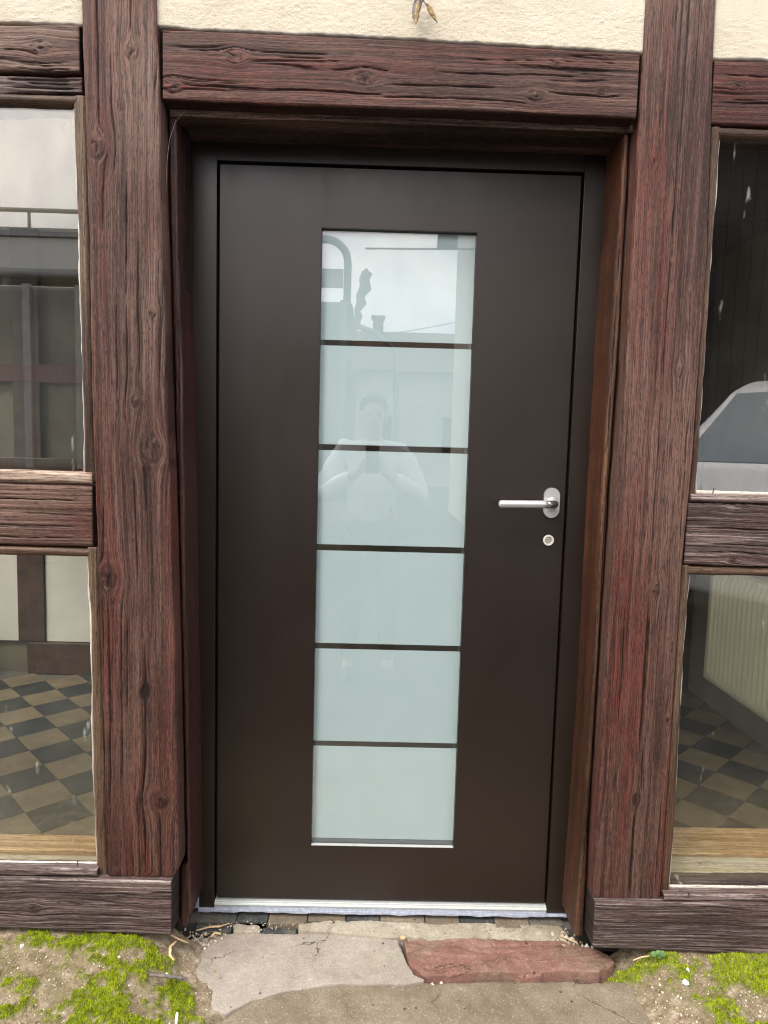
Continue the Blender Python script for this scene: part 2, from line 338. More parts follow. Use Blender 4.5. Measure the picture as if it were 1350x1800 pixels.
def beam(name, parent, axis, A, B, t0, t1, yf, depth, mat, knots=(), cracks=(), tone=(0.3, 0.3, 0.0), seed=1, du=0.0019, dv=0.006,
         r=0.006, relief=0.0011, small=1.0, wobble=0.0015, tonefn=None, endtaper=None, sidetone=None):
    """timber from edge polyline A (low across side) to B (high across side); axis 'z' upright, 'x' lying; front face at y=yf"""
    ai, ci = (1, 0) if axis == 'z' else (0, 1)
    T = np.linspace(t0, t1, max(int((t1 - t0) / dv), 6)); T = np.sort(np.concatenate([T, [t0 + 0.0006, t0 + 0.0014, t0 + 0.0026, t1 - 0.0026, t1 - 0.0014, t1 - 0.0006]]))
    pa = sorted([(p[ai], p[ci]) for p in A]); pb = sorted([(p[ai], p[ci]) for p in B])
    a = np.interp(T, [p[0] for p in pa], [p[1] for p in pa]); b_ = np.interp(T, [p[0] for p in pb], [p[1] for p in pb])
    if endtaper is not None:
        ta, tb = endtaper(T); a = a + ta; b_ = b_ + tb
    a = a + wobble * 2 * (fbm(T * 14, T * 0 + seed, seed + 7, 3) - 0.5); b_ = b_ + wobble * 2 * (fbm(T * 14, T * 0 + seed + 3.3, seed + 8, 3) - 0.5)
    wid = float(np.mean(b_ - a)); n = max(int(wid / du), 8)
    s = np.linspace(0, 1, n)
    # denser columns close to the arrises
    U = a[:, None] + (b_ - a)[:, None] * s[None, :]; Vv = np.repeat(T[:, None], n, 1)
    kk = [((k[0], k[1], k[2] * 0.85, k[3]) if axis == 'z' else (k[1], k[0], k[2] * 0.85, k[3])) for k in knots]
    g, ring = grain_field(U, Vv, kk, seed)
    # ridges of latewood, eroded earlywood
    r1 = vnoise(g / 0.0085, Vv / 0.55, seed + 20); r2 = vnoise(g / 0.0042, Vv / 0.30, seed + 21); r3 = vnoise(g / 0.02, Vv / 0.8, seed + 22)
    er = fbm(U * 6, Vv * 2.5, seed + 23, 3)
    hh = 0.45 * r1 + 0.38 * r2 + 0.17 * r3
    h = relief * (hh - 0.5) * 2 * (0.5 + 1.1 * er)
    crk = np.zeros_like(U)
    for (cx, cz, c0, c1, cw) in cracks:
        pu, pv = (cx, cz) if axis == 'z' else (cz, cx)
        g0, _ = grain_field(np.array([[pu]]), np.array([[pv]]), kk, seed); g0 = float(g0[0, 0])
        env = sstep(c0, c0 + 0.25 * (c1 - c0), Vv) * (1 - sstep(c1 - 0.25 * (c1 - c0), c1, Vv))
        wv = cw * 0.00115 * (0.45 + 0.9 * vnoise(Vv * 30, Vv * 0 + cx * 50, seed + 3)) * env + 1e-5
        jit = 0.0016 * (fbm(Vv * 22, Vv * 0 + cz * 31, seed + 4, 3) - 0.5) * 2
        crk = np.maximum(crk, np.exp(-((g - g0 - jit) / wv) ** 2) * np.clip(env * 1.6, 0, 1))
    if small > 0:
        q = vnoise(g / 0.009, Vv / 0.60, seed + 30); q2 = vnoise(g / 0.03, Vv / 0.22, seed + 31)
        line = np.clip(1 - np.abs(q - 0.5) / 0.05, 0, 1) * sstep(0.58, 0.74, q2)
        crk = np.maximum(crk, 0.75 * small * line)
    for (ku, kv, kr, e) in kk:            # star checks and ring gaps in knots
        d1 = U - ku; d2 = (Vv - kv); rho = np.sqrt(d1 ** 2 + (d2 / e) ** 2)
        ang = np.arctan2(d2, d1); ph = (seed * 1.7 + kr * 900) % 3.1
        for k in range(3):
            an = ph + k * 2.09
            dist = np.abs(d1 * math.sin(an) - d2 * math.cos(an)); along = d1 * math.cos(an) + d2 * math.sin(an)
            crk = np.maximum(crk, np.exp(-(dist / 0.0011) ** 2) * (along > 0) * (along < kr * (0.35 + 0.3 * k)) * 0.7)
        h = h + 0.0009 * np.exp(-(rho / kr) ** 2) + 0.0004 * np.sin(rho * 2 * math.pi / 0.005) * (rho < kr)
        edge = np.exp(-((rho - kr * 0.95) / 0.0014) ** 2) * (vnoise(ang * 1.2, ang * 0, seed + 9) > 0.45)
        crk = np.maximum(crk, 0.4 * edge)
    h = h - 0.0055 * np.clip(crk, 0, 1)
    # rounded arrises and end edges
    dmin = np.minimum(U - a[:, None], b_[:, None] - U); rr = r * (0.6 + 0.9 * fbm(Vv * 9, U * 0 + 2, seed + 12, 3))
    q = np.clip(1 - dmin / rr, 0, 1); h = h - rr * (1 - np.sqrt(np.clip(1 - q * q, 0, 1)))
    dT = np.minimum(Vv - t0, t1 - Vv); q = np.clip(1 - dT / 0.0028, 0, 1); h = h - 0.0028 * (1 - np.sqrt(np.clip(1 - q * q, 0, 1)))
    Y = yf - h
    hn = np.clip(0.5 + (hh - 0.5) * 1.3, 0, 1)
    # side faces wrap backwards
    FS = (0.03, 0.10, 0.20, 0.32, 0.45, 0.60, 0.78, 1.0)
    def side(col, sgn):
        uu = np.repeat(U[:, col][:, None], 8, 1)
        yy = np.stack([Y[:, col] + (yf + depth - Y[:, col]) * f for f in FS], 1)
        gg = np.stack([g[:, col] + sgn * f * depth for f in FS], 1)
        return uu, yy, gg
    ul, yl, gl = side(0, -1); ur, yr, gr = side(-1, 1)
    Ua = np.concatenate([ul[:, ::-1], U, ur], 1); Ya = np.concatenate([yl[:, ::-1], Y, yr], 1); Ga = np.concatenate([gl[:, ::-1], g, gr], 1)
    pad = lambda z, v=None: np.concatenate([np.repeat(z[:, :1], 8, 1) if v is None else np.full((len(T), 8), v), z, np.repeat(z[:, -1:], 8, 1) if v is None else np.full((len(T), 8), v)], 1)
    Ca = pad(crk, 0.0); Ha = pad(hn); Va = np.repeat(T[:, None], Ua.shape[1], 1); Ra = pad(ring, 0.0)
    cap = lambda z: np.concatenate([z[:1], z[:1], z, z[-1:], z[-1:]], 0)
    Ua, Va, Ga, Ca, Ha, Ra = map(cap, (Ua, Va, Ga, Ca, Ha, Ra))
    e0, e1 = Ya[:1], Ya[-1:]
    Ya = np.concatenate([np.maximum(e0, yf + depth), e0 + 0.004, Ya, e1 + 0.004, np.maximum(e1, yf + depth)], 0)
    X, Z = (Ua, Va) if axis == 'z' else (Va, Ua)
    P = np.stack([X, Ya, Z], -1).reshape(-1, 3)
    me = mesh_np(name, P, grid_quads(*Ua.shape) if axis == 'z' else grid_quads(*Ua.shape)[:, ::-1])
    attr_vec(me, 'gw', np.stack([Ga, Va, np.full_like(Ga, seed * 3.7)], -1))
    p1 = fbm(Ua * 7 + (Ya - yf) * 30 + seed, Va * 1.6, seed + 40, 3); p2 = fbm(Ga * 22, Va * 1.1 + seed, seed + 41, 3); p3 = fbm(Ua * 9, Va * 3 + 4, seed + 42, 3)
    red = np.clip(tone[0] * 2.2 * sstep(0.38, 0.68, p2), 0, 1); gray = np.clip(tone[1] * 2.2 * sstep(0.34, 0.68, p1), 0, 1)
    drk = np.clip(tone[2] * 2 * sstep(0.4, 0.7, p3) + 0.22 * Ra, 0, 1)
    endm = np.zeros_like(Ua); endm[:2] = 1; endm[-2:] = 1
    if tonefn is not None: red, gray, drk = tonefn(X, Z, red, gray, drk, p1, p2)
    if sidetone is not None:  # separate side-face tone; its dark value puts recess shade into the colour
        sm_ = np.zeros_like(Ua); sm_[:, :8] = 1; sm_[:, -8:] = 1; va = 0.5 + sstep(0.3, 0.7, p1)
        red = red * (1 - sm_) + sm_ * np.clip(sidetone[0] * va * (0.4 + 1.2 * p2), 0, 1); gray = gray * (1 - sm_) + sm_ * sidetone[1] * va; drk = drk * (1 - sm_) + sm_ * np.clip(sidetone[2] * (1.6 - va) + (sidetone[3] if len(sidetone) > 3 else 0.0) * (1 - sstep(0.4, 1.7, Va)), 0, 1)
    red = red * (1 - endm); gray = gray * (1 - endm); drk = np.maximum(drk, endm)
    attr_vec(me, 'tone', np.stack([red, gray, drk], -1))
    attr_f(me, 'crk', np.clip(np.maximum(Ca, 0.7 * endm), 0, 1)); attr_f(me, 'hgt', Ha)
    return link(name, me, mat, parent)

# ------------------------------------------------------------------ the half-timbered front
wall = empty('timber_framed_wall', (0.45, -0.1, 0.0), 'half-timbered house front of weathered red-brown beams with cream roughcast plaster', 'house front')
LP_L = [(-0.275, 2.306), (-0.272, 2.12), (-0.264, 1.737), (-0.261, 1.336), (-0.254, 1.059), (-0.243, 0.552), (-0.239, 0.188), (-0.277, 2.9)]
LP_R = [(-0.107, 2.311), (-0.098, 2.126), (-0.095, 1.872), (-0.09, 1.742), (-0.084, 1.477), (-0.077, 1.272), (-0.071, 1.063), (-0.063, 0.777), (-0.056, 0.33), (-0.053, 0.191), (-0.11, 2.9)]
kLP = [(-0.16, 2.199, 0.0167, 1.5), (-0.186, 2.077, 0.0083, 1.6), (-0.244, 1.989, 0.0264, 1.5), (-0.116, 1.61, 0.0111, 1.3), (-0.158, 1.4, 0.0111, 1.6), (-0.118, 1.285, 0.0306, 1.3), (-0.228, 0.967, 0.0264, 1.5), (-0.138, 0.677, 0.0139, 1.6), (-0.102, 0.397, 0.0264, 1.1)]
cLP = [(-0.239, 2.146, 1.944, 2.407, 1.2), (-0.207, 2.06, 1.894, 2.234, 1.6), (-0.178, 1.595, 1.27, 1.972, 1.2), (-0.231, 1.893, 1.777, 1.989, 1.2), (-0.138, 1.222, 1.111, 1.254, 3.2), (-0.162, 1.159, 0.933, 1.256, 1.2), (-0.139, 0.554, 0.159, 0.876, 2.2), (-0.101, 0.252, 0.159, 0.374, 2.6), (-0.227, 0.773, 0.28, 0.946, 1.6), (-0.197, 0.583, 0.372, 0.989, 1.2), (-0.182, 0.774, 0.613, 0.875, 1.2), (-0.163, 2.291, 2.223, 2.409, 1.6), (-0.202, 1.514, 1.269, 1.673, 1), (-0.149, 1.675, 1.407, 1.832, 1), (-0.154, 0.267, 0.158, 0.434, 1.3), (-0.239, 1.045, 0.974, 1.157, 1), (-0.176, 1.831, 1.713, 1.934, 1)]
def tone_lp(X, Z, red, gray, drk, p1, p2):
    w_ = sstep(0.9, 2.1, Z)
    gray = np.clip(gray * (0.35 + 0.8 * w_) + 0.25 * w_ * sstep(0.3, 0.6, p2), 0, 1); drk = np.clip(drk + 0.25 * (1 - sstep(0.2, 1.1, Z)), 0, 1)
    return red, gray, drk
def lp_end(T):
    q = np.clip(1 - (T - 0.187) / 0.035, 0, 1); return T * 0, -0.018 * q ** 2
beam('post', wall, 'z', LP_L, LP_R, 0.187, 2.7, -0.190, 0.15, M_post, kLP, cLP, (0.48, 0.40, 0.1), 3, r=0.004, relief=0.0011, tonefn=tone_lp, endtaper=lp_end)
RP_L = [(1.025, 2.357), (1.027, 2.232), (1.026, 2.066), (1.031, 1.911), (1.028, 1.779), (1.03, 1.509), (1.026, 1.302), (1.024, 1.089), (1.023, 0.847), (1.024, 0.699), (1.022, 0.345), (1.025, 0.125), (1.025, 2.9)]
RP_R = [(1.19, 2.362), (1.196, 2.174), (1.205, 1.942), (1.21, 1.784), (1.208, 1.514), (1.209, 1.307), (1.205, 1.165), (1.202, 1.051), (1.201, 0.847), (1.203, 0.578), (1.202, 0.425), (1.202, 0.129), (1.188, 2.9)]
kRP = [(1.067, 2.0, 0.0083, 1.3), (1.162, 1.513, 0.0111, 1.8), (1.137, 0.97, 0.0125, 1.8), (1.122, 0.416, 0.0111, 1.8), (1.192, 0.631, 0.0083, 2)]
cRP = [(1.13, 2.26, 1.941, 2.46, 1.9), (1.124, 1.979, 1.795, 2.108, 1.5), (1.125, 1.808, 1.755, 1.939, 1), (1.122, 1.634, 1.471, 1.808, 1.1), (1.122, 1.22, 1.006, 1.47, 1.1), (1.123, 0.727, 0.516, 0.962, 2.6), (1.133, 0.47, 0.424, 0.576, 2), (1.121, 0.284, 0.127, 0.408, 1.8), (1.127, 0.845, 0.652, 0.947, 1.2), (1.065, 0.873, 0.575, 1.018, 1), (1.191, 1.193, 1.022, 1.445, 1), (1.188, 0.27, 0.129, 0.425, 1.3), (1.154, 2.236, 2.058, 2.461, 1)]
def tone_rp(X, Z, red, gray, drk, p1, p2):
    w_ = sstep(0.6, 1.9, Z)
    red = np.clip(red + 0.35 * np.exp(-((X - 1.045) / 0.018) ** 2) * sstep(0.42, 0.6, p2), 0, 1)
    gray = np.clip(gray * (0.4 + 0.8 * w_) + 0.10 * w_, 0, 1); drk = np.clip(drk + 0.2 * (1 - sstep(0.2, 0.9, Z)), 0, 1)
    return red, gray, drk
beam('post', wall, 'z', RP_L, RP_R, 0.143, 2.7, -0.178, 0.15, M_post, kRP, cRP, (0.60, 0.26, 0.05), 17, r=0.004, relief=0.0008, tonefn=tone_rp, small=0.6)
Li_T = [(-0.095, 2.251), (0.124, 2.251), (0.453, 2.247), (1.018, 2.234)]
Li_B = [(-0.09, 2.097), (0.125, 2.095), (0.457, 2.096), (1.017, 2.092)]
kLi = [(0.379, 2.159, 0.0181, 1.6), (0.076, 2.197, 0.0181, 1.6), (0.78, 2.134, 0.0153, 1.6), (0.938, 2.147, 0.0083, 1.8), (-0.066, 2.127, 0.0167, 1.2), (0.826, 2.206, 0.0056, 2)]
cLi = [(0.191, 2.128, -0.033, 0.483, 1.2), (0.535, 2.149, 0.403, 0.722, 1.4), (0.536, 2.121, 0.377, 0.803, 1.1), (0.856, 2.14, 0.789, 1.003, 1.3), (0.033, 2.13, -0.073, 0.165, 1.3), (0.349, 2.181, 0.27, 0.455, 1), (0.654, 2.178, 0.535, 0.92, 0.9), (0.124, 2.211, -0.06, 0.322, 0.9)]
def tone_li(X, Z, red, gray, drk, p1, p2):
    return np.clip(red + 0.6 * sstep(2.215, 2.24, Z) * sstep(0.3, 0.5, p1), 0, 1), gray, drk
beam('lintel', wall, 'x', Li_B, Li_T, -0.092, 1.018, -0.185, 0.165, M_post, kLi, cLi, (0.44, 0.36, 0.05), 29, r=0.0035, relief=0.0011, tonefn=tone_li, sidetone=(0.1, 0.0, 0.9))  # near-black underside: shade below the lintel put into its tone
beam('rail', wall, 'x', [(-1.62, 2.142), (-0.28, 2.150)], [(-1.62, 2.246), (-0.466, 2.250), (-0.279, 2.256)], -1.62, -0.283, -0.185, 0.14, M_post,
     [(-0.371, 2.203, 0.0167, 1.5), (-0.8, 2.19, 0.02, 1.6)], [(-0.374, 2.169, -0.466, -0.283, 1.2), (-0.387, 2.188, -0.465, -0.361, 1), (-0.348, 2.155, -0.44, -0.283, 1)], (0.4, 0.45, 0.05), 41)
beam('fillet', wall, 'x', [(-1.62, 2.094), (-0.469, 2.099), (-0.278, 2.108)], [(-1.62, 2.137), (-0.28, 2.146)], -1.62, -0.281, -0.178, 0.12, M_sill,
     [], [(-0.36, 2.135, -0.47, -0.29, 3.5), (-0.36, 2.118, -0.47, -0.28, 2.0), (-0.36, 2.128, -0.42, -0.30, 2.5)], (0.2, 0.3, 0.5), 43, relief=0.0022, wobble=0.004)
beam('rail', wall, 'x', [(-1.62, 1.040), (-0.270, 1.040)], [(-1.62, 1.192), (-0.271, 1.193)], -1.62, -0.268, -0.180, 0.14, M_post,
     [(-0.9, 1.1, 0.015, 2)], [(-0.4, 1.155, -0.55, -0.28, 1.2), (-0.4, 1.09, -0.6, -0.28, 1.4), (-0.35, 1.12, -0.45, -0.28, 1), (-0.4, 1.06, -0.55, -0.3, 1)], (0.45, 0.65, 0.1), 47, relief=0.002, small=1.0)
beam('rail', wall, 'x', [(1.202, 2.089), (2.36, 2.088)], [(1.197, 2.234), (2.36, 2.238)], 1.200, 2.36, -0.172, 0.13, M_post,
     [(1.261, 2.178, 0.0097, 2), (1.6, 2.16, 0.015, 1.8)], [(1.28, 2.14, 1.2, 1.5, 1.2), (1.3, 2.2, 1.2, 1.6, 1)], (0.6, 0.25, 0.25), 53, relief=0.0015)
WANDER[0] = 3.5
beam('rail', wall, 'x', [(1.206, 1.031), (2.36, 1.026)], [(1.207, 1.188), (2.36, 1.190)], 1.209, 2.36, -0.170, 0.13, M_sill,
     [(1.33, 1.181, 0.0125, 2.2), (1.335, 1.043, 0.0097, 2)], [(1.342, 1.125, 1.22, 1.6, 1.6), (1.287, 1.085, 1.222, 1.6, 1.4), (1.346, 1.065, 1.224, 1.6, 1)], (0.25, 0.2, 0.2), 59, relief=0.0018)
beam('sill_beam', wall, 'x', [(-1.62, 0.060), (-0.507, 0.051), (-0.071, 0.040)], [(-1.62, 0.184), (-0.504, 0.185), (-0.068, 0.186)], -1.62, -0.070, -0.205, 0.16, M_sill,
     [(-0.422, 0.11, 0.0125, 1.5), (-0.204, 0.14, 0.0056, 1.5)], [(-0.3, 0.09, -0.5, -0.1, 1.2), (-0.3, 0.15, -0.5, -0.1, 1.0)], (0.2, 0.25, 0.3), 61, relief=0.0014, r=0.004)
beam('sill_beam', wall, 'x', [(1.028, 0.020), (1.485, 0.009), (2.36, 0.0)], [(1.021, 0.1445), (1.474, 0.148), (2.36, 0.15)], 1.024, 2.36, -0.200, 0.15, M_sill,
     [(1.62, 0.08, 0.012, 1.5)], [(1.2, 0.06, 1.05, 1.4, 1.0)], (0.25, 0.2, 0.25), 67, relief=0.0016, r=0.004)
WANDER[0] = 1.0
beam('post', wall, 'z', [(-1.78, 0.0), (-1.78, 2.7)], [(-1.62, 0.0), (-1.62, 2.7)], 0.05, 2.7, -0.19, 0.15, M_post, [(-1.7, 1.2, 0.02, 1.5)], [], (0.4, 0.4, 0.1), 71, du=0.006, dv=0.02)
beam('post', wall, 'z', [(2.36, 0.0), (2.36, 2.7)], [(2.52, 0.0), (2.52, 2.7)], 0.0, 2.7, -0.19, 0.15, M_post, [(2.44, 1.4, 0.02, 1.5)], [], (0.4, 0.4, 0.1), 73, du=0.006, dv=0.02)
beam('plate_beam', wall, 'x', [(-1.78, 2.70), (2.52, 2.70)], [(-1.78, 2.90), (2.52, 2.90)], -1.78, 2.52, -0.195, 0.16, M_post, [(0.2, 2.8, 0.02, 1.6)], [], (0.4, 0.4, 0.1), 75, du=0.006, dv=0.02)

# jambs and head casing of the door opening
LJ_o = [(-0.099, 2.082), (-0.093, 1.757), (-0.086, 1.483), (-0.083, 1.2), (-0.079, 0.983), (-0.073, 0.608), (-0.066, 0.01)]
LJ_i = [(-0.074, 2.083), (-0.071, 1.758), (-0.061, 1.484), (-0.057, 1.201), (-0.054, 0.983), (-0.047, 0.609), (-0.038, 0.01)]
RJ_i = [(1.009, 2.072), (1.006, 1.79), (1.004, 1.583), (1.005, 1.301), (1.004, 1.156), (1.007, 0.632), (1.003, 0.319), (0.997, 0.013)]
RJ_o = [(1.034, 2.072), (1.033, 1.791), (1.030, 1.584), (1.028, 1.301), (1.027, 1.157), (1.031, 0.633), (1.028, 0.32), (1.030, 0.014)]
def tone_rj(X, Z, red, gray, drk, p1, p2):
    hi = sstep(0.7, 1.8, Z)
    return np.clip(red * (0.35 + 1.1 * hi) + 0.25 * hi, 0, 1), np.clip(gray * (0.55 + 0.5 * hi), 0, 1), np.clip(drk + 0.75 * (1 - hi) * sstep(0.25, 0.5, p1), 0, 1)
def jamb_end(T):
    q = np.clip(1 - (T - 0.012) / 0.05, 0, 1); return T * 0, -0.010 * q ** 1.5
gapL = [(max(x, float(np.interp(z, [p[1] for p in LP_R[-2::-1]], [p[0] for p in LP_R[-2::-1]])) + 0.004), z) for x, z in LJ_o + [(-0.0665, 0.19)]] + [(-0.0655, 0.183), (-0.066, 0.012)]
gapL = [p for p in gapL if not (p[1] < 0.1 and p[0] > -0.06)]
gapR = [(min(x, float(np.interp(z, [p[1] for p in RP_L[-2::-1]], [p[0] for p in RP_L[-2::-1]])) - 0.005), z) for x, z in RJ_o]
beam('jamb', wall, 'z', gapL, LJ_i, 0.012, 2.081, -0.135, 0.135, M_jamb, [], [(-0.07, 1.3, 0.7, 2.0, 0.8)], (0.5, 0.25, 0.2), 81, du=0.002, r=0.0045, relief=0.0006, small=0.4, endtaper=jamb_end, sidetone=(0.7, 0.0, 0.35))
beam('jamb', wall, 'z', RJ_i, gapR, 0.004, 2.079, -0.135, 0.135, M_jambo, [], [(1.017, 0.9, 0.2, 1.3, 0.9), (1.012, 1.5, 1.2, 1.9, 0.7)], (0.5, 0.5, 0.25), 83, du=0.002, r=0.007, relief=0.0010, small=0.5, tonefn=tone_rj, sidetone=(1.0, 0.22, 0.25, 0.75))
beam('head_casing', wall, 'x', [(-0.092, 2.082), (0.459, 2.083), (1.037, 2.080)], [(-0.092, 2.0985), (0.459, 2.100), (1.037, 2.101)], -0.090, 1.036, -0.140, 0.136, M_casing, [], [(0.4, 2.09, 0.1, 0.7, 0.6)], (0.2, 0.9, 0.0), 89, r=0.002, relief=0.0006, sidetone=(0.1, 0.0, 1.0))  # weathered front; the underside's recess shade is put into the tone
box('gap_filler', -0.094, 1.040, -0.10, 0.02, 2.1035, 2.20, M_jamb, wall)     # hidden blocking between casing and lintel

box('gap_filler', -0.12, -0.068, -0.085, -0.03, 0.0, 2.10, M_gap_dark, wall); box('gap_filler', 1.014, 1.06, -0.085, -0.03, 0.0, 2.10, M_gap_dark, wall)  # dark boxes added behind the jamb gaps to stop light leaking through
# plaster infill: rough sheet with a ragged lower edge
def plaster(x0, x1, zb, z1, yf, seed, res=0.0035):
    X = np.arange(x0, x1 + res, res); Zs = np.concatenate([np.linspace(0, 0.2, 60), np.linspace(0.21, 1, 30)])
    zbot = np.interp(X, [p[0] for p in zb], [p[1] for p in zb]) + 0.007 * (fbm(X * 30, X * 0, seed, 4) - 0.62)
    Z = zbot[None, :] + (z1 - zbot)[None, :] * Zs[:, None]; XX = np.repeat(X[None, :], len(Zs), 0)
    d = Z - zbot[None, :]; dx = np.minimum(XX - x0, x1 - XX)
    h = 0.0012 * (fbm(XX * 140, Z * 140, seed + 1, 3, 0.7) - 0.5) * 2 + 0.004 * (fbm(XX * 8, Z * 8, seed + 2, 2) - 0.5)
    q = np.clip(1 - np.minimum(d, dx) / 0.007, 0, 1); h = h - 0.012 * (1 - np.sqrt(np.clip(1 - q * q, 0, 1)))
    Y = yf - h
    XX = np.concatenate([XX[:1], XX]); Z = np.concatenate([Z[:1], Z]); Y = np.concatenate([np.full_like(Y[:1], yf + 0.06), Y]); d = np.concatenate([d[:1], d])
    me = mesh_np('plaster_panel', np.stack([XX, Y, Z], -1).reshape(-1, 3), grid_quads(*XX.shape))
    attr_f(me, 'edge', np.clip(np.exp(-(d / 0.006) ** 2) * 1.6 * sstep(0.45, 0.6, fbm(XX * 18, Z * 0, seed + 5, 3)), 0, 1))
    return link('plaster_panel', me, M_plas, wall)
plaster(-0.112, 1.030, [(-0.11, 2.259), (0.123, 2.256), (0.453, 2.252), (0.719, 2.248), (1.03, 2.239)], 2.70, -0.178, 5)
plaster(-1.62, -0.272, [(-1.62, 2.256), (-0.466, 2.258), (-0.27, 2.259)], 2.70, -0.178, 9, 0.006)
plaster(1.188, 2.36, [(1.18, 2.237), (2.36, 2.244)], 2.70, -0.168, 15, 0.006)
box('plaster_panel', -1.78, 2.52, -0.17, -0.05, 2.902, 5.2, M_plas, wall)
box('backing_board', -1.75, 2.5, -0.10, -0.04, 2.21, 2.9, M_iplas, wall)

# ------------------------------------------------------------------ fixed windows beside the door
def window(label, x0, x1, z0, z1, yg, side, edge, seed, sillmat, board=None):
    """pane between x0..x1, z0..z1; 'side' is the upright next to the door; edge = bead line along the post"""
    wn = empty('window', ((x0 + x1) / 2, yg, z0), label, 'window', 'fixed windows beside the door')
    box('glass_pane', x0 - 0.01, x1 + 0.01, yg, yg + 0.004, z0 - 0.01, z1 + 0.01, M_glass, wn)
    pa, pb = edge
    if side == 'R':
        beam('bead', wn, 'z', [(a, z) for a, z in pa], [(b + 0.004, z) for b, z in pb], z0 - 0.02, z1 + 0.02, yg - 0.018, 0.03, M_bead, tone=(0.3, 0.5, 0.1), seed=seed, r=0.013, relief=0.0005, small=0.3)
        pu = [(a - 0.0045, z) for a, z in pa], [(a + 0.006, z) for a, z in pa]
    else:
        beam('bead', wn, 'z', [(a - 0.004, z) for a, z in pa], [(b, z) for b, z in pb], z0 - 0.02, z1 + 0.02, yg - 0.018, 0.03, M_bead, tone=(0.5, 0.35, 0.1), seed=seed, r=0.013, relief=0.0005, small=0.3)
        pu = [(b - 0.006, z) for b, z in pb], [(b + 0.0035, z) for b, z in pb]
    beam('putty', wn, 'z', pu[0], pu[1], z0 + 0.004, z1 - 0.004, yg - 0.005, 0.004, M_putty, tone=(0.2, 0.5, 0), seed=seed + 1, r=0.003, relief=0.0008, small=0, wobble=0.0045)
    return wn
WLU = window('left upper window pane with cloudy sky mirrored above dark smeared glass', -1.62, -0.291, 1.222, 2.083, -0.163, 'R',
             ([(-0.303, 2.081), (-0.296, 1.743), (-0.291, 1.474), (-0.290, 1.227)], [(-0.2745, 2.081), (-0.2665, 1.743), (-0.264, 1.336), (-0.259, 1.227)]), 101, M_beadl)
beam('bead', WLU, 'x', [(-1.62, 2.076), (-0.29, 2.080)], [(-1.62, 2.096), (-0.30, 2.106)], -1.62, -0.292, -0.182, 0.03, M_bead, tone=(0.2, 0.2, 0.3), seed=103, r=0.014, relief=0.0003, small=0.1)
beam('bead', WLU, 'x', [(-1.62, 1.196), (-0.27, 1.197)], [(-1.62, 1.224), (-0.27, 1.226)], -1.62, -0.266, -0.186, 0.035, M_beadl, tone=(0.35, 0.5, 0.1), seed=105, r=0.009, relief=0.0008, small=0.6)
WLL = window('left lower window pane showing a checkered tile floor behind it', -1.62, -0.275, 0.198, 1.020, -0.163, 'R',
             ([(-0.285, 1.015), (-0.279, 0.838), (-0.279, 0.690), (-0.277, 0.388), (-0.270, 0.200)], [(-0.2565, 1.015), (-0.247, 0.60), (-0.2415, 0.200)]), 107, M_beadl)
beam('bead', WLL, 'x', [(-1.62, 1.016), (-0.27, 1.014)], [(-1.62, 1.037), (-0.27, 1.037)], -1.62, -0.272, -0.181, 0.03, M_bead, tone=(0.2, 0.3, 0.3), seed=109, r=0.010, relief=0.0003, small=0.1)
beam('bead', WLL, 'x', [(-1.62, 0.187), (-0.26, 0.1885)], [(-1.62, 0.203), (-0.26, 0.207)], -1.62, -0.262, -0.196, 0.04, M_sill, tone=(0.35, 0.45, 0.1), seed=111, r=0.006, relief=0.0008)
beam('putty', WLL, 'x', [(-1.62, 0.197), (-0.275, 0.200)], [(-1.62, 0.206), (-0.275, 0.2105)], -1.62, -0.272, -0.1685, 0.004, M_putty, tone=(0.2, 0.5, 0), seed=113, r=0.003, relief=0.0008, small=0, wobble=0.003)
WRU = window('right upper window pane mirroring a white van against darkness', 1.229, 2.36, 1.210, 2.066, -0.153, 'L',
             ([(1.206, 2.066), (1.2135, 1.784), (1.2125, 1.514), (1.213, 1.307), (1.209, 1.20)], [(1.2300, 2.066), (1.2285, 1.791), (1.229, 1.518), (1.228, 1.307), (1.229, 1.20)]), 115, M_beadl)
beam('bead', WRU, 'x', [(1.22, 2.061), (2.36, 2.064)], [(1.21, 2.0865), (2.36, 2.0855)], 1.213, 2.36, -0.171, 0.03, M_bead, tone=(0.3, 0.25, 0.3), seed=117, r=0.013, relief=0.0003, small=0.1)
beam('bead', WRU, 'x', [(1.212, 1.191), (2.36, 1.193)], [(1.212, 1.211), (2.36, 1.213)], 1.212, 2.36, -0.178, 0.035, M_sill, tone=(0.25, 0.5, 0.1), seed=119, r=0.008, relief=0.0012)
beam('putty', WRU, 'x', [(1.229, 1.209), (2.36, 1.211)], [(1.229, 1.2185), (2.36, 1.2195)], 1.231, 2.36, -0.1585, 0.004, M_putty, tone=(0.4, 0.5, 0), seed=121, r=0.003, relief=0.001, small=0, wobble=0.004)
WRL = window('right lower window pane with a ribbed radiator seen behind it', 1.229, 2.36, 0.158, 1.010, -0.153, 'L',
             ([(1.2045, 1.015), (1.2045, 0.63), (1.2055, 0.30), (1.205, 0.150)], [(1.2285, 1.015), (1.2255, 0.796), (1.229, 0.630), (1.232, 0.336), (1.230, 0.150)]), 123, M_beadl)
beam('bead', WRL, 'x', [(1.22, 1.006), (2.36, 1.008)], [(1.21, 1.0275), (2.36, 1.023)], 1.215, 2.36, -0.171, 0.03, M_bead, tone=(0.4, 0.3, 0.1), seed=125, r=0.010, relief=0.0003, small=0.1)
beam('bead', WRL, 'x', [(1.206, 0.1475), (2.36, 0.1525)], [(1.206, 0.163), (2.36, 0.172)], 1.207, 2.36, -0.190, 0.045, M_sill, tone=(0.3, 0.6, 0), seed=127, r=0.006, relief=0.0012)
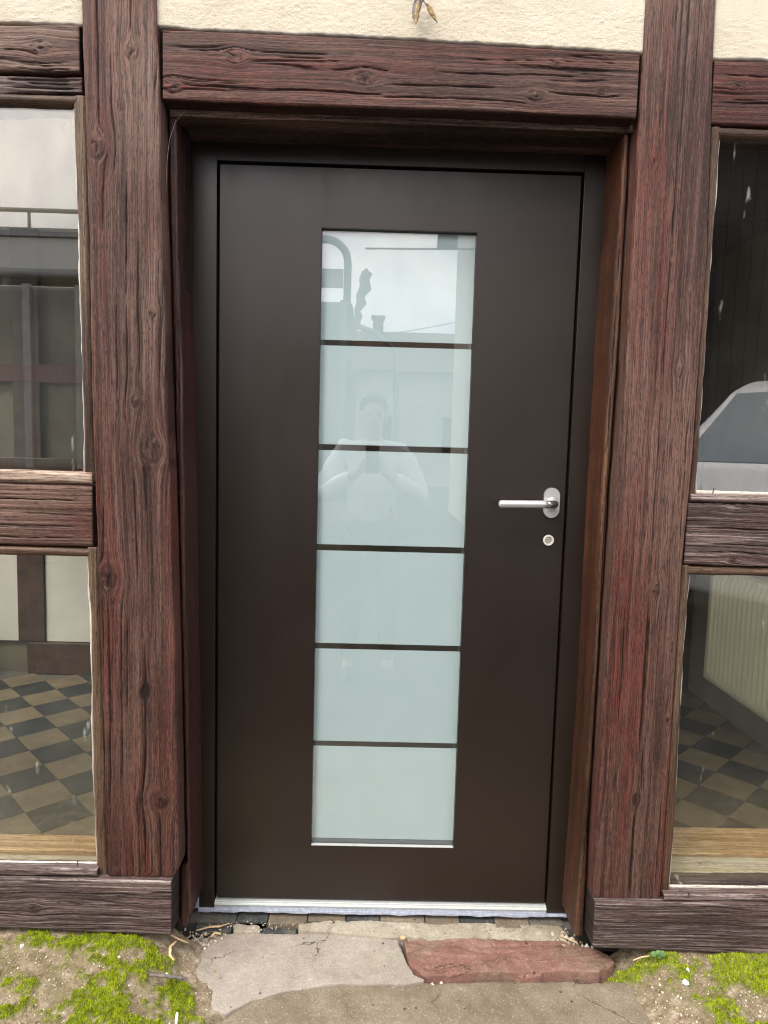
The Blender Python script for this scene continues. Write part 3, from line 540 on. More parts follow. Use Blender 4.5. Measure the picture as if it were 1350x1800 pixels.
beam('putty', WRL, 'x', [(1.229, 0.160), (2.36, 0.168)], [(1.229, 0.169), (2.36, 0.1775)], 1.233, 2.36, -0.1585, 0.004, M_putty, tone=(0.2, 0.5, 0), seed=129, r=0.003, relief=0.0008, small=0, wobble=0.003)
# inner window boards
def board(name, parent, x0, x1, y0, y1, z, mat, seed, th=0.02):
    o = beam(name, parent, 'x', [(x0, y0), (x1, y0)], [(x0, y1), (x1, y1)], x0, x1, -z, th, mat, [((x0 + x1) / 2 - 0.35, (y0 + y1) / 2, 0.012, 3), (x0 + 0.5, y0 + 0.6 * (y1 - y0), 0.008, 3)], [], (0.35, 0.4, 0), seed, du=0.004, dv=0.012, r=0.003, relief=0.0003, small=0.2)
    V = np.empty(len(o.data.vertices) * 3, np.float32); o.data.vertices.foreach_get('co', V); V = V.reshape(-1, 3)
    V = np.stack([V[:, 0], V[:, 2], -V[:, 1]], 1); o.data.vertices.foreach_set('co', V.ravel().astype(np.float32)); o.data.flip_normals(); o.data.update()
    return o
board('inner_sill', WLL, -1.60, -0.20, -0.100, -0.024, 0.200, M_pine, 131)
board('inner_sill', WLL, -1.60, -0.20, -0.1575, -0.103, 0.190, M_pale, 133)
board('inner_sill', WRL, 1.16, 2.35, 0.024, 0.166, 0.150, M_pine, 135)
board('inner_sill', WRL, 1.16, 2.35, -0.066, 0.010, 0.150, M_pale, 137)
board('inner_sill', WRL, 1.28, 2.35, -0.1475, -0.069, 0.146, M_pale, 139)
box('inner_apron', -1.62, -0.10, -0.044, 0.01, -0.06, 0.178, M_idark, WLL)
box('inner_apron', 1.03, 2.36, -0.046, 0.15, -0.06, 0.128, M_idark, WRL)

# ------------------------------------------------------------------ the new front door and its frame
DW, DH = 0.947, 2.03
frame = empty('door_frame', (0.4735, 0.0, -0.03), 'dark brown metal door frame set inside the old timber jambs', 'door frame')
fl = [(-0.076, 2.094), (-0.067, 1.498), (-0.062, 1.194), (-0.059, 0.96), (-0.049, -0.0245)]
prism('frame_stile', fl + [(-0.007, -0.0245), (-0.007, 2.036)] + [(-0.007, 2.094)], -0.006, 0.07, M_door, frame, 0.0012)
fr = [(1.010, 2.092), (1.010, 1.825), (1.009, 1.603), (1.010, 1.3), (1.008, 1.144), (1.011, 0.581), (1.007, 0.245), (1.009, -0.0245)]
prism('frame_stile', [(0.954, 2.092), (0.954, -0.0245)] + fr[::-1], -0.006, 0.07, M_door, frame, 0.0012)
box('frame_head', -0.0065, 0.9535, -0.0055, 0.07, 2.037, 2.093, M_door, frame, 0.001)
box('rubber_seal', -0.0065, 0.9535, 0.030, 0.072, -0.0, 2.0365, M_gap, frame) if False else None
for x0, x1 in ((-0.0068, 0.004), (0.943, 0.9538)): box('rubber_seal', x0, x1, 0.020, 0.060, 0.0, 2.0365, M_gap, frame)
box('rubber_seal', 0.0045, 0.9425, 0.020, 0.060, 2.026, 2.0365, M_gap, frame)
def strip(name, pts, wdt, y0, y1, mat, parent, sgn):
    zz = np.linspace(pts[-1][1], pts[0][1], 120); xx = np.interp(zz, [p[1] for p in pts[::-1]], [p[0] for p in pts[::-1]])
    o1 = list(zip(xx, zz)); wv = wdt * (0.55 + 0.9 * fbm(zz * 11, zz * 0, 77, 3))
    o2 = [(x + sgn * w_, z) for x, z, w_ in zip(xx, zz, wv)]
    return prism(name, o1 + o2[::-1], y0, y1, mat, parent)
strip('sealant', [(x - 0.0005, z) for x, z in fl], 0.006, -0.0095, 0.0, M_seal, frame, -1)
strip('sealant', [(x + 0.0005, z) for x, z in fr], 0.006, -0.0095, 0.0, M_seal, frame, 1)
# threshold: aluminium profile with a bright nose, on a bed of pale foam
prism('threshold', [(-0.004, -0.003), (-0.006, -0.0035), (-0.0065, -0.0085), (-0.012, -0.0095), (-0.0125, -0.0118), (-0.009, -0.0130), (-0.0085, -0.0185), (0.06, -0.0185), (0.06, -0.003)], -0.0045, 0.9515, M_alu, frame, 0.0006, axis='x')
xs = np.linspace(-0.050, 1.010, 160)
box('sealant', -0.0045, 0.9515, -0.0115, 0.03, -0.0249, -0.0190, M_seal, frame)
low = [(x, -0.0315 - 0.007 * (float(fbm(x * 25, 0, 91, 3)) - 0.5)) for x in xs]
prism('sealant', [(-0.050, -0.0245 - 0.0006), (1.010, -0.0245 - 0.0006)] + low[::-1], -0.014, 0.03, M_seal, frame)

door = empty('front_door', (0.4735, 0.0, 0.0), 'closed dark brown front door with tall narrow frosted glass strip', 'door')
GX0, GX1, GZ0, GZ1 = 0.268, 0.678, 0.164, 1.8765
bm = bmesh.new()
o_ = [(0.0, 0.003), (DW, 0.003), (DW, DH), (0.0, DH)]; i_ = [(GX0, GZ0), (GX1, GZ0), (GX1, GZ1), (GX0, GZ1)]
vo = {}
for y in (0.0, 0.068):
    for k, p in enumerate(o_): vo[('o', k, y)] = bm.verts.new((p[0], y, p[1]))
    for k, p in enumerate(i_): vo[('i', k, y)] = bm.verts.new((p[0], y, p[1]))
for k in range(4):
    j = (k + 1) % 4
    bm.faces.new((vo['o', k, 0.0], vo['o', j, 0.0], vo['i', j, 0.0], vo['i', k, 0.0])); bm.faces.new((vo['o', k, 0.068], vo['i', k, 0.068], vo['i', j, 0.068], vo['o', j, 0.068]))
    bm.faces.new((vo['o', k, 0.0], vo['o', k, 0.068], vo['o', j, 0.068], vo['o', j, 0.0])); bm.faces.new((vo['i', k, 0.0], vo['i', j, 0.0], vo['i', j, 0.068], vo['i', k, 0.068]))
bmesh.ops.recalc_face_normals(bm, faces=bm.faces[:])
ed = [e for e in bm.edges if abs(e.verts[0].co.y) < 1e-6 and abs(e.verts[1].co.y) < 1e-6 and (e.calc_face_angle(0) > 0.5)]
bmesh.ops.bevel(bm, geom=ed, offset=0.0016, segments=2, affect='EDGES')
leaf = from_bm('door_leaf', bm, M_door, door)
box('glass_pane', GX0 - 0.0, GX1 + 0.0, 0.0125, 0.0175, GZ0, GZ1, M_dglass, door)
for z1_, z0_ in ((1.8762, 1.591), (1.576, 1.3105), (1.294, 1.034), (1.0165, 0.754), (0.737, 0.469), (0.453, 0.178)):
    box('frosted_panel', GX0 + 0.0005, GX1 - 0.0005, 0.0186, 0.0206, z0_, z1_, M_frost, door)
box('spacer', GX0 + 0.0005, GX1 - 0.0005, 0.0186, 0.034, GZ0 + 0.0005, 0.1772, simple('grey spacer bar', (0.10, 0.125, 0.13), 0.45), door)
for x0, x1 in ((GX0 + 0.0005, GX0 + 0.007), (GX1 - 0.007, GX1 - 0.0005)): box('spacer', x0, x1, 0.0212, 0.034, 0.178, GZ1 - 0.001, simple('dark spacer bar', (0.05, 0.065, 0.065), 0.4), door)
box('glazing_bead', GX0 + 0.001, GX1 - 0.001, 0.0015, 0.0122, GZ0 + 0.0003, GZ0 + 0.0026, M_alu, door, 0.0005)
# lever handle
hx, hz = 0.909, 1.167
handle = link('handle', prism('tmp', [(hx + 0.0215 * math.cos(a) , hz + (0.0195 if math.sin(a) >= 0 else -0.0195) + 0.0215 * math.sin(a)) for a in [2 * math.pi * (k + 0.5) / 48 for k in range(48)]], -0.0095, -0.0003, M_satin, None, 0.0018, 3).data, M_satin, door)
bpy.data.objects.remove(bpy.data.objects['tmp'])
handle['label'] = 'satin steel lever handle on an oval rose'
hz2 = hz - 0.001
cyl = [(hx, -0.0096, hz2), (hx, -0.016, hz2), (hx, -0.017, hz2)]
tube('collar', cyl, [0.0165, 0.0165, 0.0150], M_satin, handle, 28)
pth = [(hx, -0.012, hz2), (hx, -0.030, hz2)]
for k in range(1, 9):
    a = k / 8 * math.pi / 2; pth.append((hx - 0.024 * (1 - math.cos(a)), -0.030 - 0.026 * math.sin(a), hz2))
nk = len(pth)
tube('neck', pth, [0.0104] * nk, M_satind, handle, 20)
pth2 = [(hx - 0.024, -0.056, hz2)]
for k in range(1, 12): pth2.append((hx - 0.024 - 0.122 * k / 11, -0.056, hz2 - 0.002 * k / 11))
rr_ = [0.0106] * len(pth2)
e = pth2[-1]
for k in range(1, 6): a = k / 5 * math.pi / 2 * 0.97; pth2.append((e[0] - 0.0085 * math.sin(a), e[1], e[2])); rr_.append(0.0106 * math.cos(a))
tube('lever', pth2, rr_, M_satin, handle, 20)
# cylinder lock
lx, lz = 0.907, 1.063
prf = [(0.0150, -0.0002), (0.0150, -0.0030), (0.0138, -0.0042), (0.0100, -0.0042), (0.0093, -0.0008)]; V = []; F = []
for r_, y_ in prf:
    for k in range(32): V.append((lx + r_ * math.cos(k * math.pi / 16), y_, lz + r_ * math.sin(k * math.pi / 16)))
for i in range(len(prf) - 1):
    for k in range(32): F.append((i * 32 + k, i * 32 + (k + 1) % 32, (i + 1) * 32 + (k + 1) % 32, (i + 1) * 32 + k))
me = bpy.data.meshes.new('lock'); me.from_pydata(V, [], F); me.update(); lock = link('lock', me, M_white, door)
tube('lock_plug', [(lx, -0.0003, lz), (lx, -0.0014, lz), (lx, -0.0018, lz)], [0.0088, 0.0088, 0.0080], M_brass, lock, 24)
box('keyhole', lx - 0.0035, lx + 0.0022, -0.0023, -0.0017, lz + 0.001, lz + 0.0024, M_black, lock)
tube('pin_ring', [(lx + 0.0062 * math.cos(a), -0.0021, lz - 0.0008 + 0.0062 * math.sin(a)) for a in np.linspace(-1.4, 0.9, 12)], 0.0006, M_satind, lock, 6)

# ------------------------------------------------------------------ ground
def arr_axis(lo, hi, step, far, k=1.25):
    c = list(np.arange(lo, hi, step)); x = hi; s = step
    while x < far: c.append(x); s *= k; x += s
    c.append(far); x = lo; s = step * k; pre = []
    x -= s
    while x > -far: pre.append(x); s *= k; x -= s
    return np.array([-far] + pre[::-1] + c)
gx = arr_axis(-0.70, 1.70, 0.0032, 90); gy = arr_axis(-0.52, -0.02, 0.0032, 90)
GXX, GYY = np.meshgrid(gx, gy)
def ground_z(x, y):
    left = 1 - sstep(-0.17, 0.015, x + 0.03 * (fbm(y * 9, x * 4, 201, 2) - 0.5)); rgt = sstep(1.05, 1.24, x)
    slope = np.clip(y + 0.2, -0.5, 0.03)
    zl = 0.030 + slope * 0.17; zr = 0.004 + slope * 0.24; zc = np.where(x < 0.06, -0.066, np.where(x < 0.13, -0.066 - 0.034 * (x - 0.06) / 0.07, -0.100)); zc = np.where((y > -0.21) & (x > 0.13), -0.088, zc)
    z = zc * (1 - left - rgt) + zl * left + zr * rgt
    z = z + 0.016 * (fbm(x * 7, y * 7, 203, 3) - 0.5) + 0.008 * (fbm(x * 34, y * 34, 207, 3) - 0.5)
    fy = sstep(-0.95, -0.5, y); z = z * fy + (-0.11) * (1 - fy)
    z = np.where(y > -0.115, np.minimum(z, z * (1 - sstep(-0.115, -0.06, y)) + -0.16 * sstep(-0.115, -0.06, y)), z) if True else z
    return z
GZ = ground_z(GXX, GYY)
def blob(x, y, cx, cy, rx, ry): return np.exp(-(((x - cx) / rx) ** 2 + ((y - cy) / ry) ** 2))
def moss_mask(x, y):
    n = fbm(x * 13, y * 15, 211, 4); n2 = fbm(x * 45, y * 45, 213, 3)
    m = 1.0 * blob(x, y, -0.18, -0.395, 0.13, 0.06) + 0.55 * blob(x, y, -0.22, -0.225, 0.10, 0.022) + 0.5 * blob(x, y, -0.03, -0.30, 0.045, 0.04) + 0.42 * blob(x, y, -0.44, -0.23, 0.08, 0.02) \
        + 0.34 * blob(x, y, -0.08, -0.25, 0.06, 0.05) + 0.40 * blob(x, y, 0.01, -0.36, 0.05, 0.06) \
        + 0.95 * blob(x, y, 1.42, -0.245, 0.17, 0.055) + 0.5 * blob(x, y, 1.20, -0.215, 0.05, 0.022) + 0.55 * blob(x, y, 1.40, -0.385, 0.10, 0.035) + 0.55 * blob(x, y, 1.12, -0.20, 0.04, 0.02) + 0.10 * blob(x, y, -0.30, -0.30, 0.3, 0.2) \
        + 0.4 * blob(x, y, 1.30, -0.31, 0.03, 0.05)
    m = m + 0.42 * np.exp(-((y + 0.212) / 0.016) ** 2) * (x < -0.06)
    return m * 0.9 + (n - 0.5) * 1.3 + (n2 - 0.5) * 1.1
MM = sstep(0.22, 0.62, moss_mask(GXX, GYY)) * sstep(-0.75, -0.5, GYY)
MM = MM * (1 - sstep(-0.14, -0.10, GYY))
me = mesh_np('ground', np.stack([GXX, GYY, GZ + MM * (0.003 + 0.009 * fbm(GXX * 60, GYY * 60, 221, 3))], -1).reshape(-1, 3), grid_quads(*GXX.shape))
attr_f(me, 'moss', MM); attr_f(me, 'yard', 1 - sstep(-1.5, -0.8, GYY))
M_soil, t, b, o = new_mat('sandy earth with moss'); g = geo_pos(t)
c = ramp(t, [(0.30, (0.075, 0.055, 0.035)), (0.44, (0.20, 0.155, 0.10)), (0.56, (0.33, 0.27, 0.195)), (0.68, (0.52, 0.46, 0.37))], noise(t, g, 34, 8, 0.78))
c = mixc(t, ramp(t, [(0.42, 0.0), (0.66, 0.75)], noise(t, g, 9, 5, 0.65)), c, mixc(t, noise(t, g, 90, 4, 0.7), (0.085, 0.075, 0.035), (0.24, 0.21, 0.10)))
c = mixc(t, ramp(t, [(0.60, 0.0), (0.68, 1.0)], noise(t, g, 160, 3, 0.7)), c, (0.06, 0.048, 0.035))
c = mixc(t, ramp(t, [(0.66, 0.0), (0.70, 1.0)], noise(t, g, 210, 2, 0.6)), c, (0.58, 0.55, 0.48))
mo = attr(t, 'moss')
mc = ramp(t, [(0.3, (0.06, 0.065, 0.015)), (0.55, (0.11, 0.15, 0.012)), (0.75, (0.20, 0.27, 0.015))], noise(t, g, 120, 4, 0.7))
c = mixc(t, math_(t, 'MULTIPLY', mo, ramp(t, [(0.36, 0.25), (0.56, 1.0)], noise(t, g, 75, 4, 0.7))), c, mc)
c = mixc(t, attr(t, 'yard'), c, ramp(t, [(0.3, (0.020, 0.019, 0.018)), (0.7, (0.042, 0.040, 0.037))], noise(t, g, 14, 6, 0.7)))
t.links.new(c, b.inputs['Base Color']); b.inputs['Roughness'].default_value = 0.95; b.inputs['Specular IOR Level'].default_value = 0.15
bump(t, b, noise(t, g, 260, 5, 0.7), 0.9, 0.004)
ground = link('ground', me, M_soil); tag(ground, kind='structure')

# moss cushions: tens of thousands of tiny shoots
rs = np.random.RandomState(7)
nm = 230000
px = np.where(rs.rand(nm) < 0.6, rs.uniform(-0.62, 0.09, nm), rs.uniform(1.03, 1.62, nm)); py = rs.uniform(-0.50, -0.125, nm)
mk = moss_mask(px, py); mm = sstep(0.25, 0.62, mk); keep = rs.rand(nm) < np.maximum(mm ** 1.4, 0.05 * sstep(-0.1, 0.2, mk))
px, py, mm = px[keep], py[keep], mm[keep]; pz = ground_z(px, py) + mm * (0.003 + 0.009 * fbm(px * 60, py * 60, 221, 3))
k = len(px); an = rs.uniform(0, 6.28, k); hgt_ = rs.uniform(0.002, 0.0062, k) * (0.6 + 0.6 * mm); wd = rs.uniform(0.0007, 0.0014, k)
lean = rs.uniform(-0.0025, 0.0025, (k, 2))
base = np.stack([px, py, pz - 0.001], 1)
a_ = base + np.stack([np.cos(an) * wd, np.sin(an) * wd, an * 0], 1); b2 = base + np.stack([-np.cos(an) * wd, -np.sin(an) * wd, an * 0], 1)
tip = base + np.stack([lean[:, 0], lean[:, 1], hgt_], 1)
V = np.stack([a_, b2, tip], 1).reshape(-1, 3)
me = mesh_np('moss', V, np.arange(len(V)).reshape(-1, 3), False)
M_moss, t, b, o = new_mat('moss shoots'); g = geo_pos(t)
t.links.new(ramp(t, [(0.28, (0.10, 0.10, 0.02)), (0.40, (0.18, 0.23, 0.012)), (0.53, (0.37, 0.46, 0.012)), (0.70, (0.52, 0.58, 0.03))], noise(t, g, 55, 5, 0.75)), b.inputs['Base Color'])
b.inputs['Roughness'].default_value = 0.7; b.inputs['Specular IOR Level'].default_value = 0.2
tag(link('moss', me, M_moss), 'bright green moss growing in patches on the earth beside the doorstep', 'moss', kind='stuff')

# slabs: outline, rounded ragged rim, rough top
def slab(name, outline, zfn, mat, seed, rim=0.010, down=0.05, rough=0.004, parent=None, rings=46, attrfn=None):
    P = np.array(outline); seg = np.linalg.norm(np.roll(P, -1, 0) - P, axis=1); cum = np.concatenate([[0], np.cumsum(seg)])
    n = int(cum[-1] / 0.004); q = np.linspace(0, cum[-1], n, endpoint=False)
    bx_ = np.interp(q, cum, np.append(P[:, 0], P[0, 0])); by_ = np.interp(q, cum, np.append(P[:, 1], P[0, 1]))
    for _ in range(3): bx_ = (np.roll(bx_, 1) + bx_ * 2 + np.roll(bx_, -1)) / 4; by_ = (np.roll(by_, 1) + by_ * 2 + np.roll(by_, -1)) / 4
    j = 0.018 * (fbm(bx_ * 34, by_ * 34, seed, 5, 0.65) - 0.5); cx, cy = bx_.mean(), by_.mean()
    dl = np.hypot(bx_ - cx, by_ - cy); bx_ += (bx_ - cx) / dl * j; by_ += (by_ - cy) / dl * j
    f = 1 - (1 - np.linspace(0, 1, rings)) ** 1.7
    X = cx + (bx_ - cx)[None, :] * f[:, None]; Y = cy + (by_ - cy)[None, :] * f[:, None]
    dist = (1 - f)[:, None] * (0.75 * dl + 0.02)[None, :]
    Z = zfn(X, Y) + rough * 2 * (fbm(X * 12, Y * 12, seed + 2, 4, 0.55) - 0.5) + rough * 0.8 * (fbm(X * 60, Y * 60, seed + 3, 3) - 0.5)
    qq = np.clip(1 - dist / rim, 0, 1); Z = Z - rim * (1 - np.sqrt(np.clip(1 - qq * qq, 0, 1)))
    X = np.concatenate([X, X[-1:]]); Y = np.concatenate([Y, Y[-1:]]); Z = np.concatenate([Z, Z[-1:] - down])
    m_, n_ = X.shape
    idx = np.arange(m_ * n_).reshape(m_, n_); nx = np.roll(idx, -1, 1)
    Q = np.stack([idx[:-1], idx[1:], nx[1:], nx[:-1]], -1).reshape(-1, 4)
    me = mesh_np(name, np.stack([X, Y, Z], -1).reshape(-1, 3), Q)
    return link(name, me, mat, parent)
def stone_mat(name, cols, speck, fine=90, stain=None, bumpd=0.003, lich=None):
    m, t, b, o = new_mat(name); g = geo_pos(t)
    c = ramp(t, [(0.28, cols[0]), (0.5, cols[1]), (0.72, cols[2])], noise(t, g, 11, 6, 0.65))
    if stain: c = mixc(t, ramp(t, [(0.52, 0.0), (0.68, 0.8)], noise(t, g, 5.5, 4, 0.6, 0.6)), c, stain)
    if lich: c = mixc(t, ramp(t, [(0.60, 0.0), (0.70, 0.7)], noise(t, g, 9, 5, 0.65)), c, lich)
    c = mixc(t, ramp(t, [(0.35, 0.0), (0.65, 0.5)], noise(t, g, fine * 1.6, 5, 0.8)), c, mixl(cols[0], (0, 0, 0), 0.25))
    c = mixc(t, ramp(t, [(0.60, 0.0), (0.70, 0.5)], noise(t, g, fine * 3, 2, 0.6)), c, speck[0])
    c = mixc(t, ramp(t, [(0.62, 0.0), (0.68, 0.6)], noise(t, vscale(t, g, (1.3, 1.1, 1.2)), fine * 3.4, 2, 0.6)), c, speck[1])
    vc = N(t, 'ShaderNodeTexVoronoi', Scale=5.0, _feature='DISTANCE_TO_EDGE'); wv_ = N(t, 'ShaderNodeVectorMath', _operation='ADD'); t.links.new(g, wv_.inputs[0]); t.links.new(vscale(t, N(t, 'ShaderNodeTexNoise', Scale=14.0, Detail=4.0).outputs['Color'], (0.06, 0.06, 0.0)), wv_.inputs[1]); t.links.new(wv_.outputs[0], vc.inputs['Vector'])
    c = mixc(t, math_(t, 'MULTIPLY', math_(t, 'LESS_THAN', vc.outputs['Distance'], 0.006), ramp(t, [(0.5, 0.0), (0.6, 0.8)], noise(t, g, 4, 2))), c, (0.05, 0.04, 0.03))
    vo = N(t, 'ShaderNodeTexVoronoi', Scale=34.0); t.links.new(g, vo.inputs['Vector'])
    sp = math_(t, 'MULTIPLY', math_(t, 'LESS_THAN', vo.outputs['Distance'], 0.13), ramp(t, [(0.55, 0.0), (0.58, 0.8)], noise(t, g, 17, 2)))
    c = mixc(t, sp, c, (0.045, 0.035, 0.028))
    t.links.new(c, b.inputs['Base Color']); b.inputs['Roughness'].default_value = 0.9; b.inputs['Specular IOR Level'].default_value = 0.25
    bump(t, b, noise(t, g, fine * 3, 5, 0.7), 0.7, bumpd)
    return m
M_conc = stone_mat('pinkish grey old concrete', ((0.27, 0.235, 0.20), (0.375, 0.335, 0.29), (0.46, 0.42, 0.37)), ((0.62, 0.58, 0.52), (0.16, 0.125, 0.10)), 90, (0.27, 0.205, 0.175), lich=(0.38, 0.38, 0.26))
M_redst = stone_mat('red sandstone', ((0.17, 0.088, 0.070), (0.255, 0.135, 0.110), (0.38, 0.25, 0.21)), ((0.46, 0.35, 0.30), (0.10, 0.05, 0.04)), 70, (0.215, 0.165, 0.11), 0.005, lich=(0.34, 0.26, 0.20))
M_pave = stone_mat('brown grey concrete paving', ((0.155, 0.125, 0.088), (0.235, 0.195, 0.142), (0.32, 0.275, 0.21)), ((0.58, 0.52, 0.43), (0.10, 0.075, 0.055)), 80, (0.155, 0.125, 0.09))
M_mort = stone_mat('crumbling lime mortar', ((0.30, 0.26, 0.20), (0.46, 0.42, 0.34), (0.58, 0.54, 0.45)), ((0.66, 0.63, 0.56), (0.20, 0.16, 0.11)), 100, (0.25, 0.21, 0.15), 0.006)
slab('doorstep_slab', [(-0.030, -0.082), (0.076, -0.060), (0.363, -0.053), (0.522, -0.078), (0.536, -0.150), (0.560, -0.198), (0.590, -0.218), (0.540, -0.232), (0.372, -0.234), (0.258, -0.252), (0.163, -0.282), (0.100, -0.325), (0.060, -0.315), (0.046, -0.254), (0.000, -0.218), (-0.035, -0.169), (-0.050, -0.110)],
     lambda x, y: -0.060 - 0.03 * np.clip(-0.15 - y, 0, 1), M_conc, 301, rim=0.003, rough=0.003)
tag(bpy.data.objects['doorstep_slab'], 'pinkish grey worn concrete slab in front of the threshold, left of the red stone', 'doorstep')
slab('sandstone_slab', [(0.540, -0.087), (0.578, -0.075), (0.758, -0.090), (0.969, -0.097), (1.049, -0.120), (1.085, -0.140), (1.100, -0.172), (1.040, -0.205), (0.958, -0.200), (0.839, -0.212), (0.752, -0.203), (0.648, -0.212), (0.584, -0.202), (0.550, -0.165)],
     lambda x, y: -0.050 + 0.016 * (x - 0.55) / 0.55 - 0.07 * np.clip(-0.15 - y, 0, 1) - 0.005 * sstep(0.52, 0.56, fbm(x * 5, y * 16, 331, 3)) - 0.004 * sstep(0.50, 0.53, fbm(x * 8 + 3, y * 22, 333, 3)), M_redst, 307, rim=0.004, rough=0.005)
tag(bpy.data.objects['sandstone_slab'], 'broken red sandstone slab lying below the right half of the door', 'stone slab')
pv = [(0.04, -0.40), (0.086, -0.344), (0.161, -0.274), (0.256, -0.240), (0.372, -0.224), (0.608, -0.213), (0.966, -0.205), (1.162, -0.202), (1.253, -0.265), (1.275, -0.32), (1.30, -0.40)]
X = np.concatenate([np.linspace(0.04, 1.30, 380)]); yt = np.interp(X, [p[0] for p in pv], [p[1] for p in pv]) + 0.012 * (fbm(X * 24, X * 0, 311, 4) - 0.5)
fq = np.linspace(0, 1, 130) ** 1.15
YY = yt[None, :] + (-1.15 - yt)[None, :] * fq[:, None]; XX = np.repeat(X[None, :], len(fq), 0)
XX = XX + 0.02 * (fbm(YY * 14, XX * 0, 313, 3) - 0.5)
d = np.minimum((yt[None, :] - YY), np.minimum(XX - 0.02, 1.32 - XX) * 0.9)
ZZ = -0.0665 - 0.028 * np.clip((-0.25 - YY), 0, 1) + 0.006 * (fbm(XX * 9, YY * 9, 315, 4) - 0.5) + 0.003 * (fbm(XX * 50, YY * 50, 316, 3) - 0.5) - 0.006 * np.exp(-((yt[None, :] - YY) / 0.006))
ZZ = np.concatenate([ZZ[:1] - 0.03, ZZ]); XX = np.concatenate([XX[:1], XX]); YY = np.concatenate([YY[:1], YY])
me = mesh_np('paving', np.stack([XX, YY, ZZ], -1).reshape(-1, 3), grid_quads(*XX.shape)[:, ::-1])
tag(link('paving', me, M_pave), kind='structure')

# old floor tiles peeping out under the new threshold
M_tdark = stone_mat('dirty slate tile', ((0.035, 0.042, 0.046), (0.06, 0.068, 0.07), (0.17, 0.16, 0.135)), ((0.30, 0.28, 0.24), (0.04, 0.04, 0.04)), 60, (0.20, 0.18, 0.14))
M_tochre = stone_mat('dirty ochre tile', ((0.13, 0.105, 0.075), (0.23, 0.19, 0.135), (0.34, 0.30, 0.23)), ((0.42, 0.38, 0.32), (0.10, 0.08, 0.06)), 60, (0.10, 0.095, 0.085))
edge_t = empty('tile_edging', (0.48, -0.03, -0.075), 'broken edge of old dark and ochre tiles under the threshold', 'tiles')
tx = [(-0.050, 0.060, 0), (0.064, 0.150, 0), (0.153, 0.262, 1), (0.265, 0.372, 1), (0.375, 0.47, 0), (0.473, 0.60, 1), (0.603, 0.70, 1), (0.703, 0.80, 0), (0.803, 0.90, 1), (0.903, 1.0, 0)]
for i, (x0, x1, kd) in enumerate(tx):
    box('tile', x0, x1, (-0.036, -0.030, -0.038, -0.024, -0.034, -0.027)[i % 6], 0.028, -0.075, -0.0455 - 0.0008 * (i % 2), M_tochre if kd else M_tdark, edge_t, 0.0018)
box('tile', 0.140, 0.236, -0.062, -0.041, -0.080, -0.0565, M_tdark, edge_t, 0.002)
box('tile', -0.045, 0.055, -0.066, -0.041, -0.082, -0.0515, M_tdark, edge_t, 0.002)
slab('mortar_bed', [(0.055, -0.040), (0.135, -0.040), (0.137, -0.064), (0.06, -0.07)], lambda x, y: -0.050 + 0 * x, M_mort, 321, rim=0.005, rough=0.006, parent=edge_t, rings=16)
slab('mortar_bed', [(0.240, -0.037), (0.33, -0.026), (0.55, -0.024), (0.66, -0.033), (0.76, -0.022), (0.90, -0.028), (0.990, -0.030), (1.0, -0.075), (0.93, -0.098), (0.75, -0.088), (0.58, -0.076), (0.42, -0.072), (0.30, -0.060), (0.243, -0.060)], lambda x, y: -0.0445 + 0.25 * np.clip(y + 0.035, -1, 0), M_mort, 323, rim=0.004, rough=0.006, parent=edge_t)

# loose grit in the joints
def stone_verts(rs_, size):
    ph = (1 + 5 ** 0.5) / 2
    v = np.array([(-1, ph, 0), (1, ph, 0), (-1, -ph, 0), (1, -ph, 0), (0, -1, ph), (0, 1, ph), (0, -1, -ph), (0, 1, -ph), (ph, 0, -1), (ph, 0, 1), (-ph, 0, -1), (-ph, 0, 1)]) / 1.9
    return v * size * rs_.uniform(0.65, 1.25, (12, 1)) * rs_.uniform(0.6, 1.2, (1, 3))
ICO = np.array([(0, 11, 5), (0, 5, 1), (0, 1, 7), (0, 7, 10), (0, 10, 11), (1, 5, 9), (5, 11, 4), (11, 10, 2), (10, 7, 6), (7, 1, 8), (3, 9, 4), (3, 4, 2), (3, 2, 6), (3, 6, 8), (3, 8, 9), (4, 9, 5), (2, 4, 11), (6, 2, 10), (8, 6, 7), (9, 8, 1)])
def at_ground(x, y): return float(ground_z(np.array([x]), np.array([y]))[0])
rs = np.random.RandomState(12); VV = []; FF = []; cc = []
def scatter(nst, fx, size):
    for _ in range(nst):
        x, y, z = fx(); s = size * rs.uniform(0.5, 1.5)
        FF.append(ICO + 12 * len(VV)); VV.append(stone_verts(rs, s) + np.array([x, y, z + s * 0.35])); cc.append(np.full(12, rs.rand()))
def on_line(pts, spread, z):
    P = np.array(pts); s = rs.rand() * (len(P) - 1); i = int(s); p = P[i] + (P[i + 1] - P[i]) * (s - i)
    return p[0] + rs.normal() * spread, p[1] + rs.normal() * spread, z
scatter(150, lambda: on_line([(0.55, -0.222), (0.7, -0.229), (0.86, -0.227), (1.0, -0.222), (1.14, -0.21)], 0.006, -0.078), 0.005)
scatter(110, lambda: on_line([(0.24, -0.062), (0.4, -0.063), (0.56, -0.08), (0.75, -0.092), (0.95, -0.1)], 0.007, -0.066), 0.004)
scatter(160, lambda: on_line([(-0.05, -0.075), (-0.03, -0.10), (0.03, -0.07), (0.0, -0.065)], 0.014, -0.060), 0.0032)
scatter(90, lambda: on_line([(1.15, -0.205), (1.22, -0.25), (1.27, -0.32), (1.28, -0.36)], 0.016, -0.06), 0.007)
scatter(240, lambda: on_line([(-0.04, -0.046), (0.2, -0.043), (0.5, -0.045), (0.8, -0.045), (1.0, -0.043)], 0.008, -0.050), 0.0022)
scatter(60, lambda: on_line([(0.99, -0.06), (1.0, -0.09), (1.03, -0.12)], 0.012, -0.052), 0.006)
